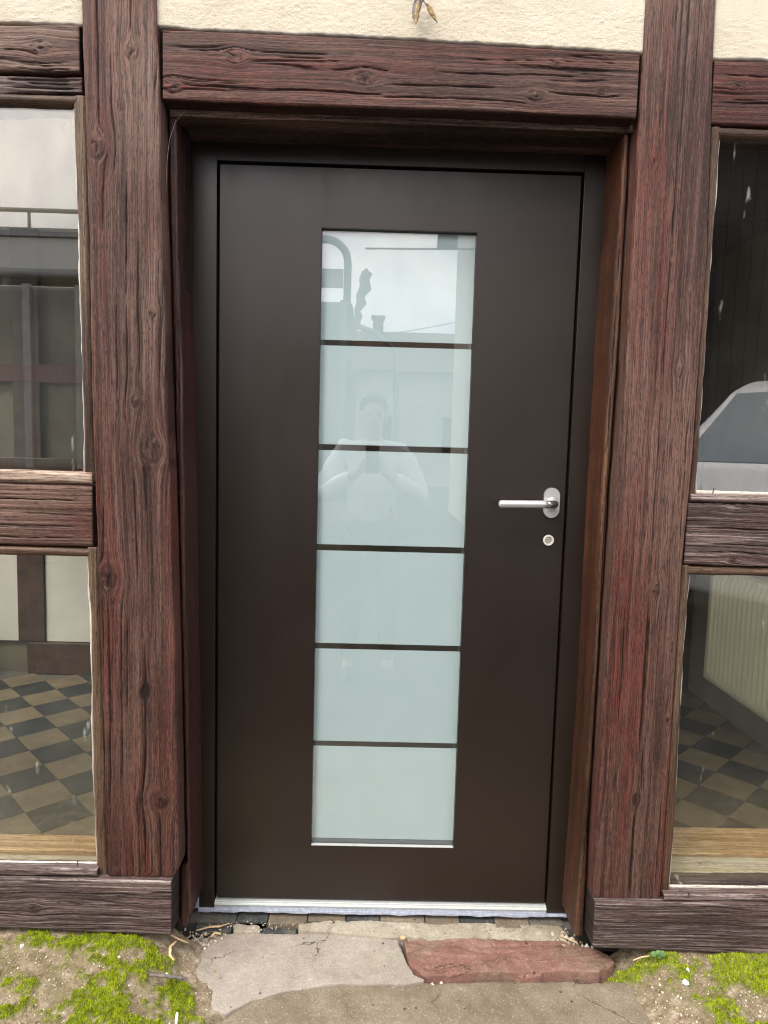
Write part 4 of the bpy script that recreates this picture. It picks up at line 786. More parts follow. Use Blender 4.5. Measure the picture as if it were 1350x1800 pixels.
def soil_pt(x0, x1):
    x = rs.uniform(x0, x1); y = rs.uniform(-0.5, -0.2); return x, y, at_ground(x, y)
scatter(900, lambda: soil_pt(-0.6, 0.05), 0.0019); scatter(700, lambda: soil_pt(1.14, 1.6), 0.0024)
me = mesh_np('gravel', np.concatenate(VV), np.concatenate(FF), False); attr_f(me, 'tint', np.concatenate(cc))
M_grit, t, b, o = new_mat('mixed grit')
t.links.new(ramp(t, [(0.0, (0.20, 0.15, 0.10)), (0.4, (0.36, 0.30, 0.22)), (0.7, (0.50, 0.46, 0.38)), (1.0, (0.68, 0.66, 0.60))], attr(t, 'tint')), b.inputs['Base Color']); b.inputs['Roughness'].default_value = 0.9
tag(link('gravel', me, M_grit), 'loose grit and crumbs of stone in the joints around the doorstep', 'gravel', kind='stuff')
M_chip = simple('white stone chip', (0.72, 0.71, 0.68), 0.8, 0.3, 0, 60, 0.2)
M_shav = simple('fresh wood shaving', (0.62, 0.44, 0.26), 0.7, 0.3, 0, 80, 0.25)
M_twig = simple('grey dead stick', (0.16, 0.14, 0.13), 0.85, 0.3, 0, 80, 0.35, 0.4, 0.002, 200)
for (x, y, s, lab) in ((-0.435, -0.235, 0.0085, 'white stone chip on the earth near the left picture edge'), (-0.206, -0.262, 0.0060, 'small white stone chip on earth below the left sill beam'), (-0.183, -0.259, 0.0055, 'white chip just right of its twin below the left sill beam'),
                       (-0.065, -0.262, 0.0075, 'bright white crumb beside the grey stick'), (0.965, -0.096, 0.0090, 'white stone chip at the top right edge of the red slab'), (1.255, -0.245, 0.0075, 'white chip lying on the right moss patch'),
                       (1.235, -0.275, 0.0090, 'pale stone chip at the lower edge of the right moss'), (0.535, -0.083, 0.0070, 'tan pebble left of the red slab below the mortar')):
    me = mesh_np('stone_chip', stone_verts(rs, s), ICO, False); c_ = link('stone_chip', me, M_chip if 'tan' not in lab else M_shav)
    zb = -0.052 if 0.0 < x < 1.02 else at_ground(x, y)
    c_.location = (x, y, zb + s * 0.45); tag(c_, lab, 'stone', 'white stone chips on the ground')
def shaving(name, pts, wdt, mat, lab, cat, grp=None, flat=0.35):
    n = len(pts); r_ = [wdt * (0.45 + 0.55 * math.sin(math.pi * min(max((i + 0.6) / n, 0.12), 0.88))) for i in range(n)]
    P = []; rr = []
    for i in range(n - 1):
        for k in range(5): f = k / 5; P.append(tuple(np.array(pts[i]) * (1 - f) + np.array(pts[i + 1]) * f)); rr.append((r_[i] * (1 - f) + r_[i + 1] * f) * (0.85 + 0.3 * random.random()))
    P.append(pts[-1]); rr.append(r_[-1])
    return tag(tube(name, P, rr, mat, None, 7, flat), lab, cat, grp)
random.seed(4)
shaving('wood_splinter', [(-0.040, -0.075, -0.044), (-0.005, -0.064, -0.040), (0.022, -0.060, -0.041), (0.042, -0.047, -0.043)], 0.0040, M_shav, 'long pale wood splinter under the left end of the threshold', 'splinter', 'wood splinters')
shaving('wood_splinter', [(0.004, -0.088, -0.052), (0.014, -0.080, -0.045), (0.031, -0.078, -0.050)], 0.0048, M_shav, 'short orange wood chip below the long splinter', 'splinter', 'wood splinters')
shaving('wood_splinter', [(-0.086, -0.150, 0.0), (-0.065, -0.153, -0.01), (-0.042, -0.150, -0.022)], 0.0034, M_shav, 'pale splinter lying crosswise under the left jamb', 'splinter', 'wood splinters')
shaving('wood_splinter', [(-0.068, -0.165, -0.006), (-0.076, -0.190, -0.002), (-0.070, -0.215, -0.006), (-0.056, -0.226, -0.012)], 0.0040, M_shav, 'curled wood shaving hanging towards the moss by the left jamb', 'splinter', 'wood splinters')
shaving('wood_splinter', [(-0.530, -0.235, 0.030), (-0.49, -0.243, 0.032)], 0.0045, M_chip, 'white splinter at the left picture edge', 'splinter', 'wood splinters')
shaving('stick', [(-0.090, -0.305, 0.012), (-0.065, -0.303, 0.010), (-0.035, -0.300, 0.004), (-0.012, -0.292, -0.006), (-0.004, -0.290, -0.008)], 0.0055, M_twig, 'grey broken stick on the moss left of the slab', 'stick', flat=0.8)
shaving('wood_splinter', [(-0.004, -0.378, -0.02), (0.0, -0.40, -0.022), (0.004, -0.42, -0.026)], 0.0035, M_chip, 'thin pale splinter in the moss at the lower picture edge', 'splinter', 'wood splinters')
shaving('straw', [(0.975, -0.075, -0.042), (0.995, -0.10, -0.032), (1.012, -0.118, -0.030)], 0.0022, M_shav, 'dry straw stalk at the foot of the right jamb', 'straw', flat=0.8)
shaving('straw', [(1.125, -0.215, 0.0), (1.15, -0.208, 0.004), (1.172, -0.206, 0.006)], 0.0022, M_shav, 'dry straw stalk under the right sill beam', 'straw', flat=0.8)
# little green plant at the foot of the right sill beam
pl = empty('seedling', (1.19, -0.212, 0.0), 'tiny green seedling at the foot of the right sill beam', 'plant')
M_leaf = simple('seedling leaf', (0.10, 0.19, 0.06), 0.55, 0.3, 0, 90, 0.2)
for dx, dz, s in ((-0.012, 0.012, 0.009), (0.0, 0.016, 0.008), (0.011, 0.013, 0.010), (0.004, 0.006, 0.007)):
    bm = bmesh.new(); bmesh.ops.create_uvsphere(bm, u_segments=10, v_segments=6, radius=1.0)
    bmesh.ops.scale(bm, verts=bm.verts, vec=(s, s * 0.22, s * 0.8)); bmesh.ops.rotate(bm, verts=bm.verts, matrix=Matrix.Rotation(dx * 25, 3, 'Y') @ Matrix.Rotation(-0.5, 3, 'X')); bmesh.ops.translate(bm, verts=bm.verts, vec=(1.19 + dx, -0.215, 0.006 + dz))
    from_bm('leaf', bm, M_leaf, pl, smooth=True)
tube('stem', [(1.19, -0.212, -0.006), (1.19, -0.214, 0.016)], 0.0012, M_leaf, pl, 6)

# withered twig with a curled leaf hanging on the plaster
tw = empty('dried_twig', (0.50, -0.19, 2.33), 'withered grey twig with curled dry leaves hanging on the plaster', 'twig')
M_dry = simple('dry leaf', (0.34, 0.25, 0.13), 0.8, 0.3, 0, 60, 0.4); M_dryg = simple('grey dry bract', (0.16, 0.15, 0.15), 0.8, 0.3, 0, 60, 0.4)
tube('stem', [(0.506, -0.196, 2.42), (0.507, -0.199, 2.36), (0.505, -0.205, 2.325), (0.499, -0.208, 2.300), (0.494, -0.207, 2.285)], [0.0028, 0.003, 0.003, 0.0022, 0.001], M_dryg, tw, 7)
def leafmesh(name, p0, p1, wd_, mat, curl=0.004):
    p0, p1 = Vector(p0), Vector(p1); ax = (p1 - p0); sd = ax.cross(Vector((0, 1, 0))).normalized(); V = []; F = []
    for i in range(9):
        f = i / 8; ww = wd_ * math.sin(math.pi * (0.08 + 0.9 * f)) ** 0.8 * (0.85 + 0.3 * random.random())
        for s_ in (-1, -0.4, 0.4, 1): V.append(p0 + ax * f + sd * ww * s_ + Vector((0, -curl * (1 - s_ * s_) + 0.002 * random.random(), 0)))
    for i in range(8):
        for k in range(3): F.append((i * 4 + k, i * 4 + k + 1, i * 4 + k + 5, i * 4 + k + 4))
    me = bpy.data.meshes.new(name); me.from_pydata([tuple(v) for v in V], [], F); me.update(); o = link(name, me, mat, tw)
    sm_ = o.modifiers.new('t', 'SOLIDIFY'); sm_.thickness = 0.0008
    return o
leafmesh('leaf', (0.499, -0.206, 2.325), (0.486, -0.204, 2.281), 0.0075, M_dryg); leafmesh('leaf', (0.497, -0.210, 2.318), (0.491, -0.207, 2.268), 0.0055, M_dry)
leafmesh('leaf', (0.494, -0.203, 2.335), (0.484, -0.200, 2.296), 0.004, M_dryg)
tube('twig_branch', [(0.506, -0.203, 2.325), (0.515, -0.205, 2.312), (0.524, -0.205, 2.301)], 0.0016, M_dryg, tw, 6)
leafmesh('leaf', (0.516, -0.206, 2.314), (0.538, -0.203, 2.281), 0.0055, M_dry); tube('twig_branch', [(0.535, -0.203, 2.285), (0.541, -0.203, 2.277)], 0.0013, M_dryg, tw, 6)
# spider thread and nails
M_web = simple('spider silk', (0.7, 0.68, 0.65), 0.5)
tag(tube('cobweb_strand', [(-0.052, -0.140, 2.094), (-0.072, -0.150, 2.065), (-0.085, -0.155, 2.02), (-0.090, -0.158, 1.97), (-0.092, -0.160, 1.90)], 0.0003, M_web, None, 5), 'thin spider thread in the upper left corner of the door opening', 'cobweb')
for (x, y, z, lab) in ((1.262, -0.183, 1.222, 'small bent nail in the putty above the right middle rail'), (-0.318, -0.180, 0.215, 'small rusty nail in the putty of the left lower window'), (1.268, -0.192, 0.172, 'short nail standing on the right bottom window bead')):
    tag(tube('nail', [(x, y, z - 0.010), (x + 0.001, y - 0.002, z + 0.004), (x + 0.001, y - 0.002, z + 0.0055)], [0.0012, 0.0013, 0.0022], M_twig, None, 8), lab, 'nail')

# ------------------------------------------------------------------ the room behind the glass
floor = box('floor', -1.9, 2.45, -0.03, 2.1, -0.12, -0.0535, simple('tile grout', (0.11, 0.10, 0.085), 0.9), None); tag(floor, kind='structure')
tmd = {}
D = 0.2480; sd = D / math.sqrt(2)
M_fd = simple('dark slate floor tile', (0.028, 0.034, 0.034), 0.30, 0.5, 0, 9, 0.45); M_fl = simple('tan floor tile', (0.165, 0.132, 0.084), 0.36, 0.45, 0, 9, 0.25)
for nm_, mt in (('d', M_fd), ('l', M_fl)):
    bm = bmesh.new(); hh_ = sd / 2 - 0.0008; box_bm(bm, -hh_, hh_, -hh_, hh_, -0.006, 0.0)
    bmesh.ops.rotate(bm, verts=bm.verts, matrix=Matrix.Rotation(R(45), 3, 'Z'))
    me = bpy.data.meshes.new('tile'); bm.to_mesh(me); bm.free(); me.materials.append(mt); tmd[nm_] = me
rot = R(-1.3); ox, oy = -0.690, 0.517; n_t = 0
random.seed(9)
for i in range(-24, 40):
    for j in range(-24, 24):
        for kd, off in (('d', 0.0), ('l', 0.5)):
            ux, uy = (i + off) * D, (j + off) * D
            x = ox + ux * math.cos(rot) - uy * math.sin(rot); y = oy + ux * math.sin(rot) + uy * math.cos(rot)
            if not (-1.86 < x < 2.27 and 0.06 < y < 2.02): continue
            if -0.5 < x < 1.4 and y > 1.0: continue          # behind the solid door: never in view
            tl_ = link('tile', tmd[kd], None, floor); tl_.location = (x, y, -0.0475 + random.uniform(-0.0008, 0.0008)); tl_.rotation_euler = (random.uniform(-0.003, 0.003), random.uniform(-0.003, 0.003), rot); n_t += 1
bw = box('wall_back', -1.9, -0.44, 2.06, 2.2, -0.12, 2.6, M_iwall, None); tag(bw, kind='structure')
box('wall_pier', 0.0, 1.0, 2.06, 2.2, -0.12, 2.6, M_iwall, bw); box('wall_pier', 1.6, 2.45, 2.06, 2.2, -0.12, 2.6, M_iwall, bw)
for x0, x1 in ((-0.44, 0.0), (1.0, 1.6)):  # added unseen windows that let daylight onto radiator and floor
    box('wall_head', x0, x1, 2.06, 2.2, 2.25, 2.6, M_iwall, bw); box('wall_apron', x0, x1, 2.06, 2.2, -0.12, 0.20, M_iwall, bw)
    added_win = box('window', x0 + 0.002, x1 - 0.002, 2.10, 2.104, 0.202, 2.248, M_glass, bw)
    for a0, a1, c0, c1 in ((x0 + 0.002, x0 + 0.05, 0.202, 2.248), (x1 - 0.05, x1 - 0.002, 0.202, 2.248), (x0 + 0.051, x1 - 0.051, 0.202, 0.26), (x0 + 0.051, x1 - 0.051, 2.19, 2.248), (x0 + 0.051, x1 - 0.051, 1.28, 1.32)):
        box('frame', a0, a1, 2.08, 2.13, c0, c1, M_idark, added_win)
for x0, x1 in ((-1.9, -1.617), (-1.457, -0.60)): box('plaster_field', x0, x1, 2.035, 2.058, 0.14, 1.05, M_iplas, bw)
box('timber_post', -1.612, -1.461, 2.02, 2.058, 0.14, 2.5, M_idark, bw, 0.004)
box('timber_post', -0.59, -0.44, 2.02, 2.058, 0.14, 2.5, M_idark, bw, 0.004)
box('timber_sill', -1.56, -0.445, 2.012, 2.058, -0.05, 0.136, M_idark, bw, 0.004)
box('timber_rail', -1.9, -0.445, 2.018, 2.0575, 1.054, 1.20, M_idark, bw, 0.004)
box('timber_rail', -1.9, -0.445, 2.018, 2.0575, 1.62, 1.72, simple('red brown shelf rail', (0.10, 0.035, 0.028), 0.6), bw, 0.004)
box('timber_panel', 1.61, 2.29, 2.015, 2.058, -0.05, 2.5, M_idark, bw, 0.004)
box('timber_post', 2.06, 2.13, 1.96, 2.013, -0.05, 2.5, simple('orange brown post', (0.17, 0.085, 0.04), 0.4), bw, 0.006)
wr = box('wall_right', 2.29, 2.45, -0.04, 2.06, -0.12, 2.6, M_iwall, None); tag(wr, kind='structure')
cl_ = box('ceiling', -1.9, 2.45, -0.04, 2.2, 2.45, 2.6, simple('white ceiling paint', (0.80, 0.78, 0.70), 0.9), None); tag(cl_, kind='structure')
wl_ = box('wall_left', -2.0, -1.902, -0.06, 0.15, -0.12, 2.6, M_iplas, None); tag(wl_, kind='structure')
box('wall_pier', -2.0, -1.902, 1.90, 2.2, -0.12, 2.6, M_iplas, wl_); box('wall_apron', -2.0, -1.902, 0.152, 1.898, -0.12, 0.30, M_iplas, wl_); box('wall_head', -2.0, -1.902, 0.152, 1.898, 2.3, 2.6, M_iplas, wl_)  # opening in this unseen wall, enlarged to let more daylight in
box('dark_ceiling_panel', 1.0, 2.288, -0.03, 2.0, 2.40, 2.445, M_idark, cl_)  # dark sheet added under the ceiling to keep the right pane dark
# ribbed panel radiator on the right wall
rad = empty('radiator', (2.22, 1.36, 0.10), 'cream ribbed panel radiator behind the right lower window', 'radiator')
M_rad = simple('cream radiator enamel', (0.86, 0.80, 0.56), 0.4, 0.5, 0, 8, 0.06)
yy0, yy1, pitch = 0.55, 1.655, 0.0425
prof = []
nn = int((yy1 - yy0) / pitch)
pts_y = []
for i in range(nn):
    y0 = yy0 + i * pitch
    pts_y += [(y0, 0.0), (y0 + 0.008, 0.0), (y0 + 0.013, -0.018), (y0 + 0.026, -0.018), (y0 + 0.031, 0.0)]
pts_y.append((yy1, 0.0))
rows = [(0.138, 0.0), (0.170, 0.0), (0.195, 1.0), (0.68, 1.0), (0.705, 0.0), (0.74, 0.0)]
P = [(2.2 + dx * f, y, z) for z, f in rows for y, dx in pts_y]
me = mesh_np('rib_panel', P, grid_quads(len(rows), len(pts_y)), True); rp = link('rib_panel', me, M_rad, rad)
so = rp.modifiers.new('s', 'SOLIDIFY'); so.thickness = 0.004
box('back_panel', 2.225, 2.26, yy0, yy1, 0.15, 0.74, M_rad, rad, 0.004); box('top_cover', 2.196, 2.262, yy0, yy1 + 0.002, 0.742, 0.75, M_rad, rad, 0.002)
tube('pipe', [(2.235, 0.60, 0.148), (2.235, 0.60, -0.05)], 0.009, M_rad, rad, 10)

# ------------------------------------------------------------------ the yard opposite (seen mirrored in the panes)
M_wallc = simple('pale neighbour render', (0.55, 0.52, 0.45), 0.9, 0.2, 0, 2, 0.12); M_roof = simple('dark brown roof tiles', (0.10, 0.06, 0.045), 0.8, 0.3, 0, 9, 0.35)
M_barn = simple('black brown barn boards', (0.030, 0.025, 0.022), 0.8, 0.3, 0, 6, 0.4); M_galv = simple('galvanised steel', (0.30, 0.32, 0.32), 0.5, 0.5, 0.4, 12, 0.2)
barn = empty('barn', (6.2, -10.5, -0.11), 'tall dark boarded barn across the yard, mirrored in the right window', 'barn')
box('wall', 2.15, 3.4, -14, -9.0, -0.12, 6.2, M_wallc, barn)
for i in range(36): box('board', 3.42 + i * 0.2, 3.61 + i * 0.2, -9.06 - 0.015 * (i % 2), -9.0, 0.1, 7.4, M_barn, barn)
box('wall', 3.402, 10.7, -14, -9.08, -0.12, 7.5, M_barn, barn)
prism('roof', [(-8.35, 6.05), (-8.25, 6.2), (-11.5, 9.6), (-14.9, 6.2), (-14.8, 6.05), (-11.5, 9.35)], 1.75, 11.2, M_roof, barn, axis='x')
prism('gable', [(-9.0, 6.2), (-11.5, 8.9), (-14.0, 6.2)], 2.16, 2.3, M_wallc, barn, axis='x')
M_tr_ = simple('grey brown boards', (0.07, 0.06, 0.05), 0.8, 0.3, 0, 7, 0.4)
shed = empty('shed', (-6.0, -11, -0.11), 'low grey shed with pale fascia across the yard, mirrored in the left window', 'shed')
box('wall', -11, -2.6, -13, -9.4, -0.12, 3.75, M_barn, shed); box('fascia', -11.1, -2.5, -9.3, -9.2, 3.85, 4.35, simple('pale fascia', (0.74, 0.74, 0.70), 0.7), shed)
tube('roof_rail', [(-11, -9.3, 4.78), (-2.5, -9.3, 4.78)], 0.035, M_galv, shed, 8)
for i in range(8): tube('rail_post', [(-10.9 + i * 1.19, -9.3, 4.48), (-10.9 + i * 1.19, -9.3, 4.78)], 0.025, M_galv, shed, 8)
box('roof', -11.15, -2.45, -13.2, -9.15, 4.36, 4.48, M_galv, shed); tube('gutter', [(-11.1, -9.1, 3.8), (-2.5, -9.1, 3.8)], 0.07, M_galv, shed, 10)
for i in range(26): box('board', -10.95 + i * 0.322, -10.95 + i * 0.322 + 0.29 - 0.03 * (i % 3), -9.40, -9.36 - 0.012 * (i % 2), 0.0, 3.2 - 0.12 * (i % 4), (M_barn, M_roof, M_tr_)[i % 3], shed)
for i in range(7): box('bracket', -10.8 + i * 1.35, -10.72 + i * 1.35, -9.38, -9.32, 3.3, 3.84, M_galv, shed)
fh = empty('far_house', (2.0, -26, -0.11), 'distant house with tiled roof and chimney beyond the yard', 'house')
box('wall', -6, 8, -32, -25, -0.12, 4.4, M_wallc, fh); prism('roof', [(-24.6, 4.3), (-28.5, 6.4), (-32.4, 4.3)], -6.3, 8.3, M_roof, fh, axis='x')
box('chimney', 0.15, 0.60, -28.6, -28.1, 6.0, 6.9, M_roof, fh); box('chimney_cap', 0.08, 0.67, -28.67, -28.03, 6.902, 7.0, M_roof, fh)
for x in (-3, 0, 3, 6): box('window', x, x + 1.0, -24.99, -24.9, 1.2, 2.6, M_black, fh)
# high-sided trailer with a tube guard on top
tr = empty('farm_trailer', (-2.0, -6.8, -0.11), 'grey high-sided trailer with rounded tube guard, mirrored in the door glass', 'trailer')
M_tr = simple('weathered grey steel', (0.16, 0.17, 0.16), 0.55, 0.4, 0, 3, 0.2)
box('body', -4.6, 0.12, -7.8, -6.0, 1.0, 2.95, M_tr, tr, 0.05)
for i in range(9): box('side_rib', -4.5 + i * 0.56, -4.42 + i * 0.56, -5.995, -5.94, 1.0, 2.95, M_galv, tr)
box('chassis', -4.4, 0.3, -7.3, -6.5, 0.65, 0.99, M_black, tr)
for x in (-3.4, -2.3):
    for y in (-6.3, -7.5):
        o_w = prism('wheel', [(x + 0.5 * math.cos(a), 0.39 + 0.5 * math.sin(a)) for a in [2 * math.pi * k / 28 for k in range(28)]], y - 0.14, y + 0.14, M_black, tr, 0.03)
gp = [(-1.6, -6.1, 2.95), (-1.6, -6.1, 3.55)] + [(0.05 - 0.25 + 0.25 * math.sin(a), -6.1, 3.40 + 0.25 * math.cos(a)) for a in np.linspace(0, math.pi / 2, 8)] + [(0.05, -6.1, 2.95)]
gp = [(-1.6, -6.1, 2.95), (-1.6, -6.1, 3.65)] + gp[2:]  # hoop over the headboard
tube('guard_rail', gp, 0.045, M_galv, tr, 10); box('guard_plate', -1.55, 0.0, -6.13, -6.07, 3.12, 3.32, M_galv, tr)
tube('hose_bundle', [(0.10, -6.05, 2.55), (0.15, -6.04, 2.68), (0.19, -6.05, 2.80), (0.17, -6.05, 2.86), (0.22, -6.06, 2.95), (0.20, -6.05, 3.02), (0.26, -6.06, 3.12), (0.24, -6.05, 3.20), (0.27, -6.06, 3.28), (0.26, -6.06, 3.33)], [0.03, 0.04, 0.045, 0.035, 0.06, 0.05, 0.07, 0.06, 0.065, 0.02], M_galv, tr, 12)
tube('hose', [(0.15, -6.05, 2.7), (0.4, -6.1, 2.62), (0.62, -6.2, 2.45), (0.66, -6.2, 1.6), (0.6, -6.3, 0.9)], 0.035, M_galv, tr, 8)
for x in (-1.2, -0.8, -0.4): tube('guard_post', [(x, -6.1, 2.95), (x, -6.1, 3.5)], 0.02, M_galv, tr, 8)
for nm_, p0, p1, lab in (('power_cable', (0.2, -8.0, 4.1), (8.0, -8.6, 5.2), 'upper overhead cable mirrored across the top door pane'), ('power_cable', (-4, -9.0, 3.9), (3.0, -8.9, 5.9), 'overhead cable crossing the corner of the top door pane'),
                         ('power_cable', (0.6, -20, 4.9), (6, -19, 6.4), 'far low cable above the distant roof')):
    P = [tuple(np.array(p0) * (1 - f) + np.array(p1) * f + np.array([0, 0, -0.25 * math.sin(math.pi * f)])) for f in np.linspace(0, 1, 24)]
    tag(tube(nm_, P, 0.013, M_black, None, 6), lab, 'cable', 'overhead cables')

# white van
van = empty('van', (4.3, -5.6, -0.11), 'white van parked in the yard, mirrored in the right upper window', 'van')
M_vw = simple('white van paint', (0.84, 0.85, 0.86), 0.22, 0.6); M_vg = simple('dark van glass', (0.05, 0.10, 0.16), 0.04, 1.0); M_tyre = simple('tyre rubber', (0.02, 0.02, 0.02), 0.8); M_rim = simple('van wheel rim', (0.5, 0.5, 0.52), 0.35, 0.5, 0.8)  # van glass base colour carries the blue of the mirrored sky
side = [(-2.3, 0.35, .82), (-2.36, 0.75, .84), (-2.25, 0.98, .86), (-1.45, 1.20, .90), (-0.70, 1.88, .80), (-0.45, 1.98, .76), (0.4, 2.05, .76), (2.2, 2.0, .76), (2.4, 1.1, .92), (2.38, 0.35, .90)]
bm = bmesh.new(); A = [bm.verts.new((x, -hw, z)) for x, z, hw in side]; Bv = [bm.verts.new((x, hw, z)) for x, z, hw in side]
bm.faces.new(A); bm.faces.new(Bv[::-1]); n = len(A)
for i in range(n): bm.faces.new((A[i], Bv[i], Bv[(i + 1) % n], A[(i + 1) % n]))
body = from_bm('body', bm, M_vw, van, 0.07, 4, True)
def quadpart(name, pts, mat, off=0.012):
    bm = bmesh.new(); vs = [bm.verts.new(p) for p in pts]; f = bm.faces.new(vs); bm.normal_update(); nrm = f.normal.copy()
    r_ = bmesh.ops.extrude_face_region(bm, geom=[f]); ev = [v for v in r_['geom'] if isinstance(v, bmesh.types.BMVert)]
    bmesh.ops.translate(bm, verts=ev, vec=nrm * off); return from_bm(name, bm, mat, van, 0.004)
quadpart('windscreen', [(-1.40, -0.80, 1.255), (-0.745, -0.70, 1.855), (-0.745, 0.70, 1.855), (-1.40, 0.80, 1.255)][::-1], M_vg)
for s_ in (-1, 1):
    q = [(-1.15, s_ * .893, 1.22), (0.05, s_ * .893, 1.22), (0.0, s_ * .81, 1.86), (-0.58, s_ * .82, 1.84)]; quadpart('side_window', q if s_ < 0 else q[::-1], M_vg)
    q = [(-2.30, s_ * .50, 0.80), (-2.23, s_ * .80, 0.80), (-2.08, s_ * .80, 1.0), (-2.20, s_ * .50, 0.98)]; quadpart('headlight', q if s_ > 0 else q[::-1], M_satin)
    for x in (-1.5, 1.55):
        wy = s_ * 0.80
        wh = prism('wheel', [(x + 0.32 * math.cos(a), 0.32 + 0.32 * math.sin(a)) for a in [2 * math.pi * k / 28 for k in range(28)]], wy - 0.11, wy + 0.11, M_tyre, van, 0.03)
        prism('rim', [(x + 0.2 * math.cos(a), 0.32 + 0.2 * math.sin(a)) for a in [2 * math.pi * k / 20 for k in range(20)]], wy + s_ * 0.105, wy + s_ * 0.118, M_rim, wh)
for o_ in list(van.children_recursive): o_.matrix_parent_inverse = Matrix.Identity(4)
van.rotation_euler = (0, 0, R(-35)); van.scale = (1.1, 1.1, 1.1)
van.location = (5.0, -4.9, -0.11)

# the photographer, standing in the yard behind the camera
def skin_obj(name, verts, edges, radii, mat, parent, root=0, sub=2):
    me = bpy.data.meshes.new(name); me.from_pydata(verts, edges, []); me.update()
    o = link(name, me, mat, parent)
    md = o.modifiers.new('skin', 'SKIN'); md.use_smooth_shade = True
    for i, r_ in enumerate(radii):
        sv = me.skin_vertices[0].data[i]; sv.radius = (r_, r_) if not isinstance(r_, tuple) else r_; sv.use_root = (i == root)
    sb = o.modifiers.new('sub', 'SUBSURF'); sb.levels = sub; sb.render_levels = sub
    return o
bpx, bpy_ = 0.405, -2.25
per = empty('person', (bpx, bpy_, -0.11), 'person in white shirt holding up a phone, mirrored faintly in the door glass', 'person')
M_skin = simple('skin', (0.50, 0.31, 0.23), 0.5, 0.4); M_shirt = simple('white cotton shirt', (0.78, 0.80, 0.86), 0.85, 0.2, 0, 14, 0.05, 0.4, 0.01, 18); M_trou = simple('dark trousers', (0.045, 0.045, 0.045), 0.85, 0.2); M_hair = simple('short dark hair', (0.04, 0.03, 0.025), 0.7, 0.3)
J = {'pel': (0, 0, 0.86, (.145, .10)), 'wa': (0, .01, 1.02, (.135, .095)), 'ch': (0, .02, 1.20, (.155, .11)), 'nb': (0, .02, 1.335, (.07, .06)), 'nk': (0, .03, 1.39, (.052, .052)), 'jaw': (0, .06, 1.44, (.060, .066)), 'hd': (0, .055, 1.505, (.074, .088)), 'tp': (0, .045, 1.575, (.060, .070))}
for s_, n_ in ((-1, 'l'), (1, 'r')):
    J.update({'sh' + n_: (s_ * .17, .02, 1.285, .062), 'el' + n_: (s_ * .30, .12, 1.02, .044), 'wr' + n_: (s_ * .085, .315, 1.165, .028), 'pm' + n_: (s_ * .055, .352, 1.20, (.030, .020)),
              'hp' + n_: (s_ * .09, 0, .80, .085), 'kn' + n_: (s_ * .11, .03, .40, .058), 'an' + n_: (s_ * .12, -.02, -.02, .040), 'to' + n_: (s_ * .14, .14, -.075, .030)})
    for k in range(4): J['f%d%s' % (k, n_)] = (s_ * (.047 - .0), .375, 1.185 + .019 * k, .009); J['g%d%s' % (k, n_)] = (s_ * .030, .371, 1.187 + .019 * k, .008)
    J['t0' + n_] = (s_ * .034, .345, 1.225, .010); J['t1' + n_] = (s_ * .020, .352, 1.250, .008)
keys = list(J); ix = {k: i for i, k in enumerate(keys)}
def Vp(k): return (bpx + J[k][0], bpy_ + J[k][1], J[k][2])
E = [('pel', 'wa'), ('wa', 'ch'), ('ch', 'nb'), ('nb', 'nk'), ('nk', 'jaw'), ('jaw', 'hd'), ('hd', 'tp')]
for n_ in 'lr':
    E += [('ch', 'sh' + n_), ('sh' + n_, 'el' + n_), ('el' + n_, 'wr' + n_), ('wr' + n_, 'pm' + n_), ('pel', 'hp' + n_), ('hp' + n_, 'kn' + n_), ('kn' + n_, 'an' + n_), ('an' + n_, 'to' + n_), ('pm' + n_, 't0' + n_), ('t0' + n_, 't1' + n_)]
    for k in range(4): E += [('pm' + n_, 'f%d%s' % (k, n_)), ('f%d%s' % (k, n_), 'g%d%s' % (k, n_))]
skin_obj('body', [Vp(k) for k in keys], [(ix[a], ix[b2_]) for a, b2_ in E], [J[k][3] for k in keys], M_skin, per)
def sub_skin(name, ks, es, grow, mat, tweak={}):
    i2 = {k: i for i, k in enumerate(ks)}; rad_ = []
    for k in ks:
        r_ = J[k][3]; r_ = r_ if isinstance(r_, tuple) else (r_, r_); rad_.append((r_[0] + grow, r_[1] + grow))
    return skin_obj(name, [tweak.get(k, Vp(k)) for k in ks], [(i2[a], i2[b2_]) for a, b2_ in es], rad_, mat, per)
shirt = sub_skin('shirt', ['pel', 'wa', 'ch', 'nb', 'shl', 'ell', 'wrl', 'shr', 'elr', 'wrr'], [('pel', 'wa'), ('wa', 'ch'), ('ch', 'nb'), ('ch', 'shl'), ('shl', 'ell'), ('ell', 'wrl'), ('ch', 'shr'), ('shr', 'elr'), ('elr', 'wrr')], 0.016, M_shirt,
         {'wrl': (bpx - .115, bpy_ + .288, 1.145), 'wrr': (bpx + .115, bpy_ + .288, 1.145), 'pel': (bpx, bpy_, 0.80)})
ft = bpy.data.textures.new('folds', 'CLOUDS'); ft.noise_scale = 0.09; ft.noise_depth = 3
dm = shirt.modifiers.new('folds', 'DISPLACE'); dm.texture = ft; dm.strength = 0.045; dm.texture_coords = 'GLOBAL'
sub_skin('trousers', ['pel', 'hpl', 'knl', 'anl', 'hpr', 'knr', 'anr'], [('pel', 'hpl'), ('hpl', 'knl'), ('knl', 'anl'), ('pel', 'hpr'), ('hpr', 'knr'), ('knr', 'anr')], 0.014, M_trou)
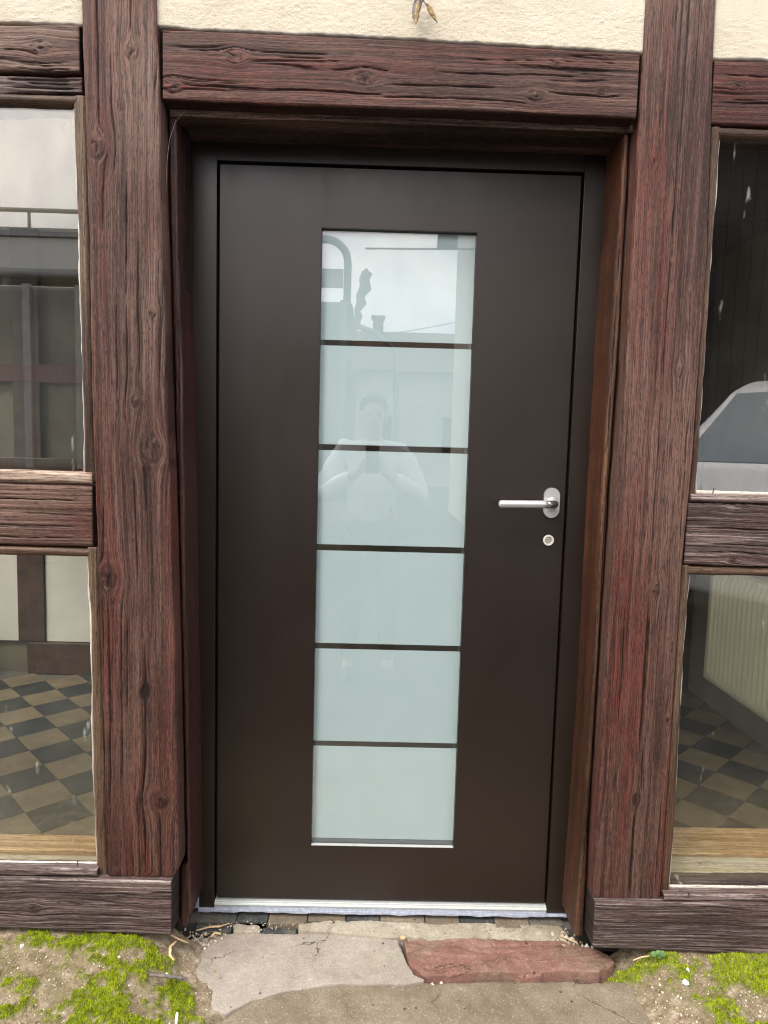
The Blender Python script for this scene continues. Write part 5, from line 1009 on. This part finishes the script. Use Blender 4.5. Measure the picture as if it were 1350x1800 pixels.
for s_ in (-1, 1):
    bm = bmesh.new(); bmesh.ops.create_uvsphere(bm, u_segments=16, v_segments=10, radius=1.0); bmesh.ops.scale(bm, verts=bm.verts, vec=(.055, .15, .05))
    for v in bm.verts: v.co.z = max(v.co.z, -.035)
    bmesh.ops.translate(bm, verts=bm.verts, vec=(bpx + s_ * .13, bpy_ + .06, -.072)); from_bm('shoe', bm, M_black, per, smooth=True)
    bm = bmesh.new(); bmesh.ops.create_uvsphere(bm, u_segments=10, v_segments=8, radius=.013); bmesh.ops.translate(bm, verts=bm.verts, vec=(bpx + s_ * .031, bpy_ + .135, 1.50)); from_bm('eye', bm, simple('eye', (.25, .2, .18), .2), per, smooth=True)
    bm = bmesh.new(); bmesh.ops.create_uvsphere(bm, u_segments=10, v_segments=8, radius=1); bmesh.ops.scale(bm, verts=bm.verts, vec=(.010, .018, .03)); bmesh.ops.translate(bm, verts=bm.verts, vec=(bpx + s_ * .079, bpy_ + .05, 1.485)); from_bm('ear', bm, M_skin, per, smooth=True)
bm = bmesh.new(); bmesh.ops.create_cone(bm, segments=8, radius1=.016, radius2=.006, depth=.045, cap_ends=True); bmesh.ops.translate(bm, verts=bm.verts, vec=(bpx, bpy_ + .146, 1.475)); from_bm('nose', bm, M_skin, per, smooth=True)
box('mouth', bpx - .024, bpx + .024, bpy_ + .120, bpy_ + .133, 1.432, 1.440, simple('lips', (.35, .15, .13), .5), per, .003)
bm = bmesh.new(); bmesh.ops.create_uvsphere(bm, u_segments=20, v_segments=14, radius=1); bmesh.ops.scale(bm, verts=bm.verts, vec=(.084, .100, .085))
bmesh.ops.delete(bm, geom=[v for v in bm.verts if v.co.z < -.03 or (v.co.y > .045 and v.co.z < .040)], context='VERTS'); bmesh.ops.translate(bm, verts=bm.verts, vec=(bpx, bpy_ + .045, 1.545)); from_bm('hair', bm, M_hair, per, smooth=True)
ph = box('phone', 0.368, 0.443, -1.884, -1.876, 1.165, 1.318, M_black, None, 0.003); tag(ph, 'dark smartphone held upright by the person facing the door', 'phone')
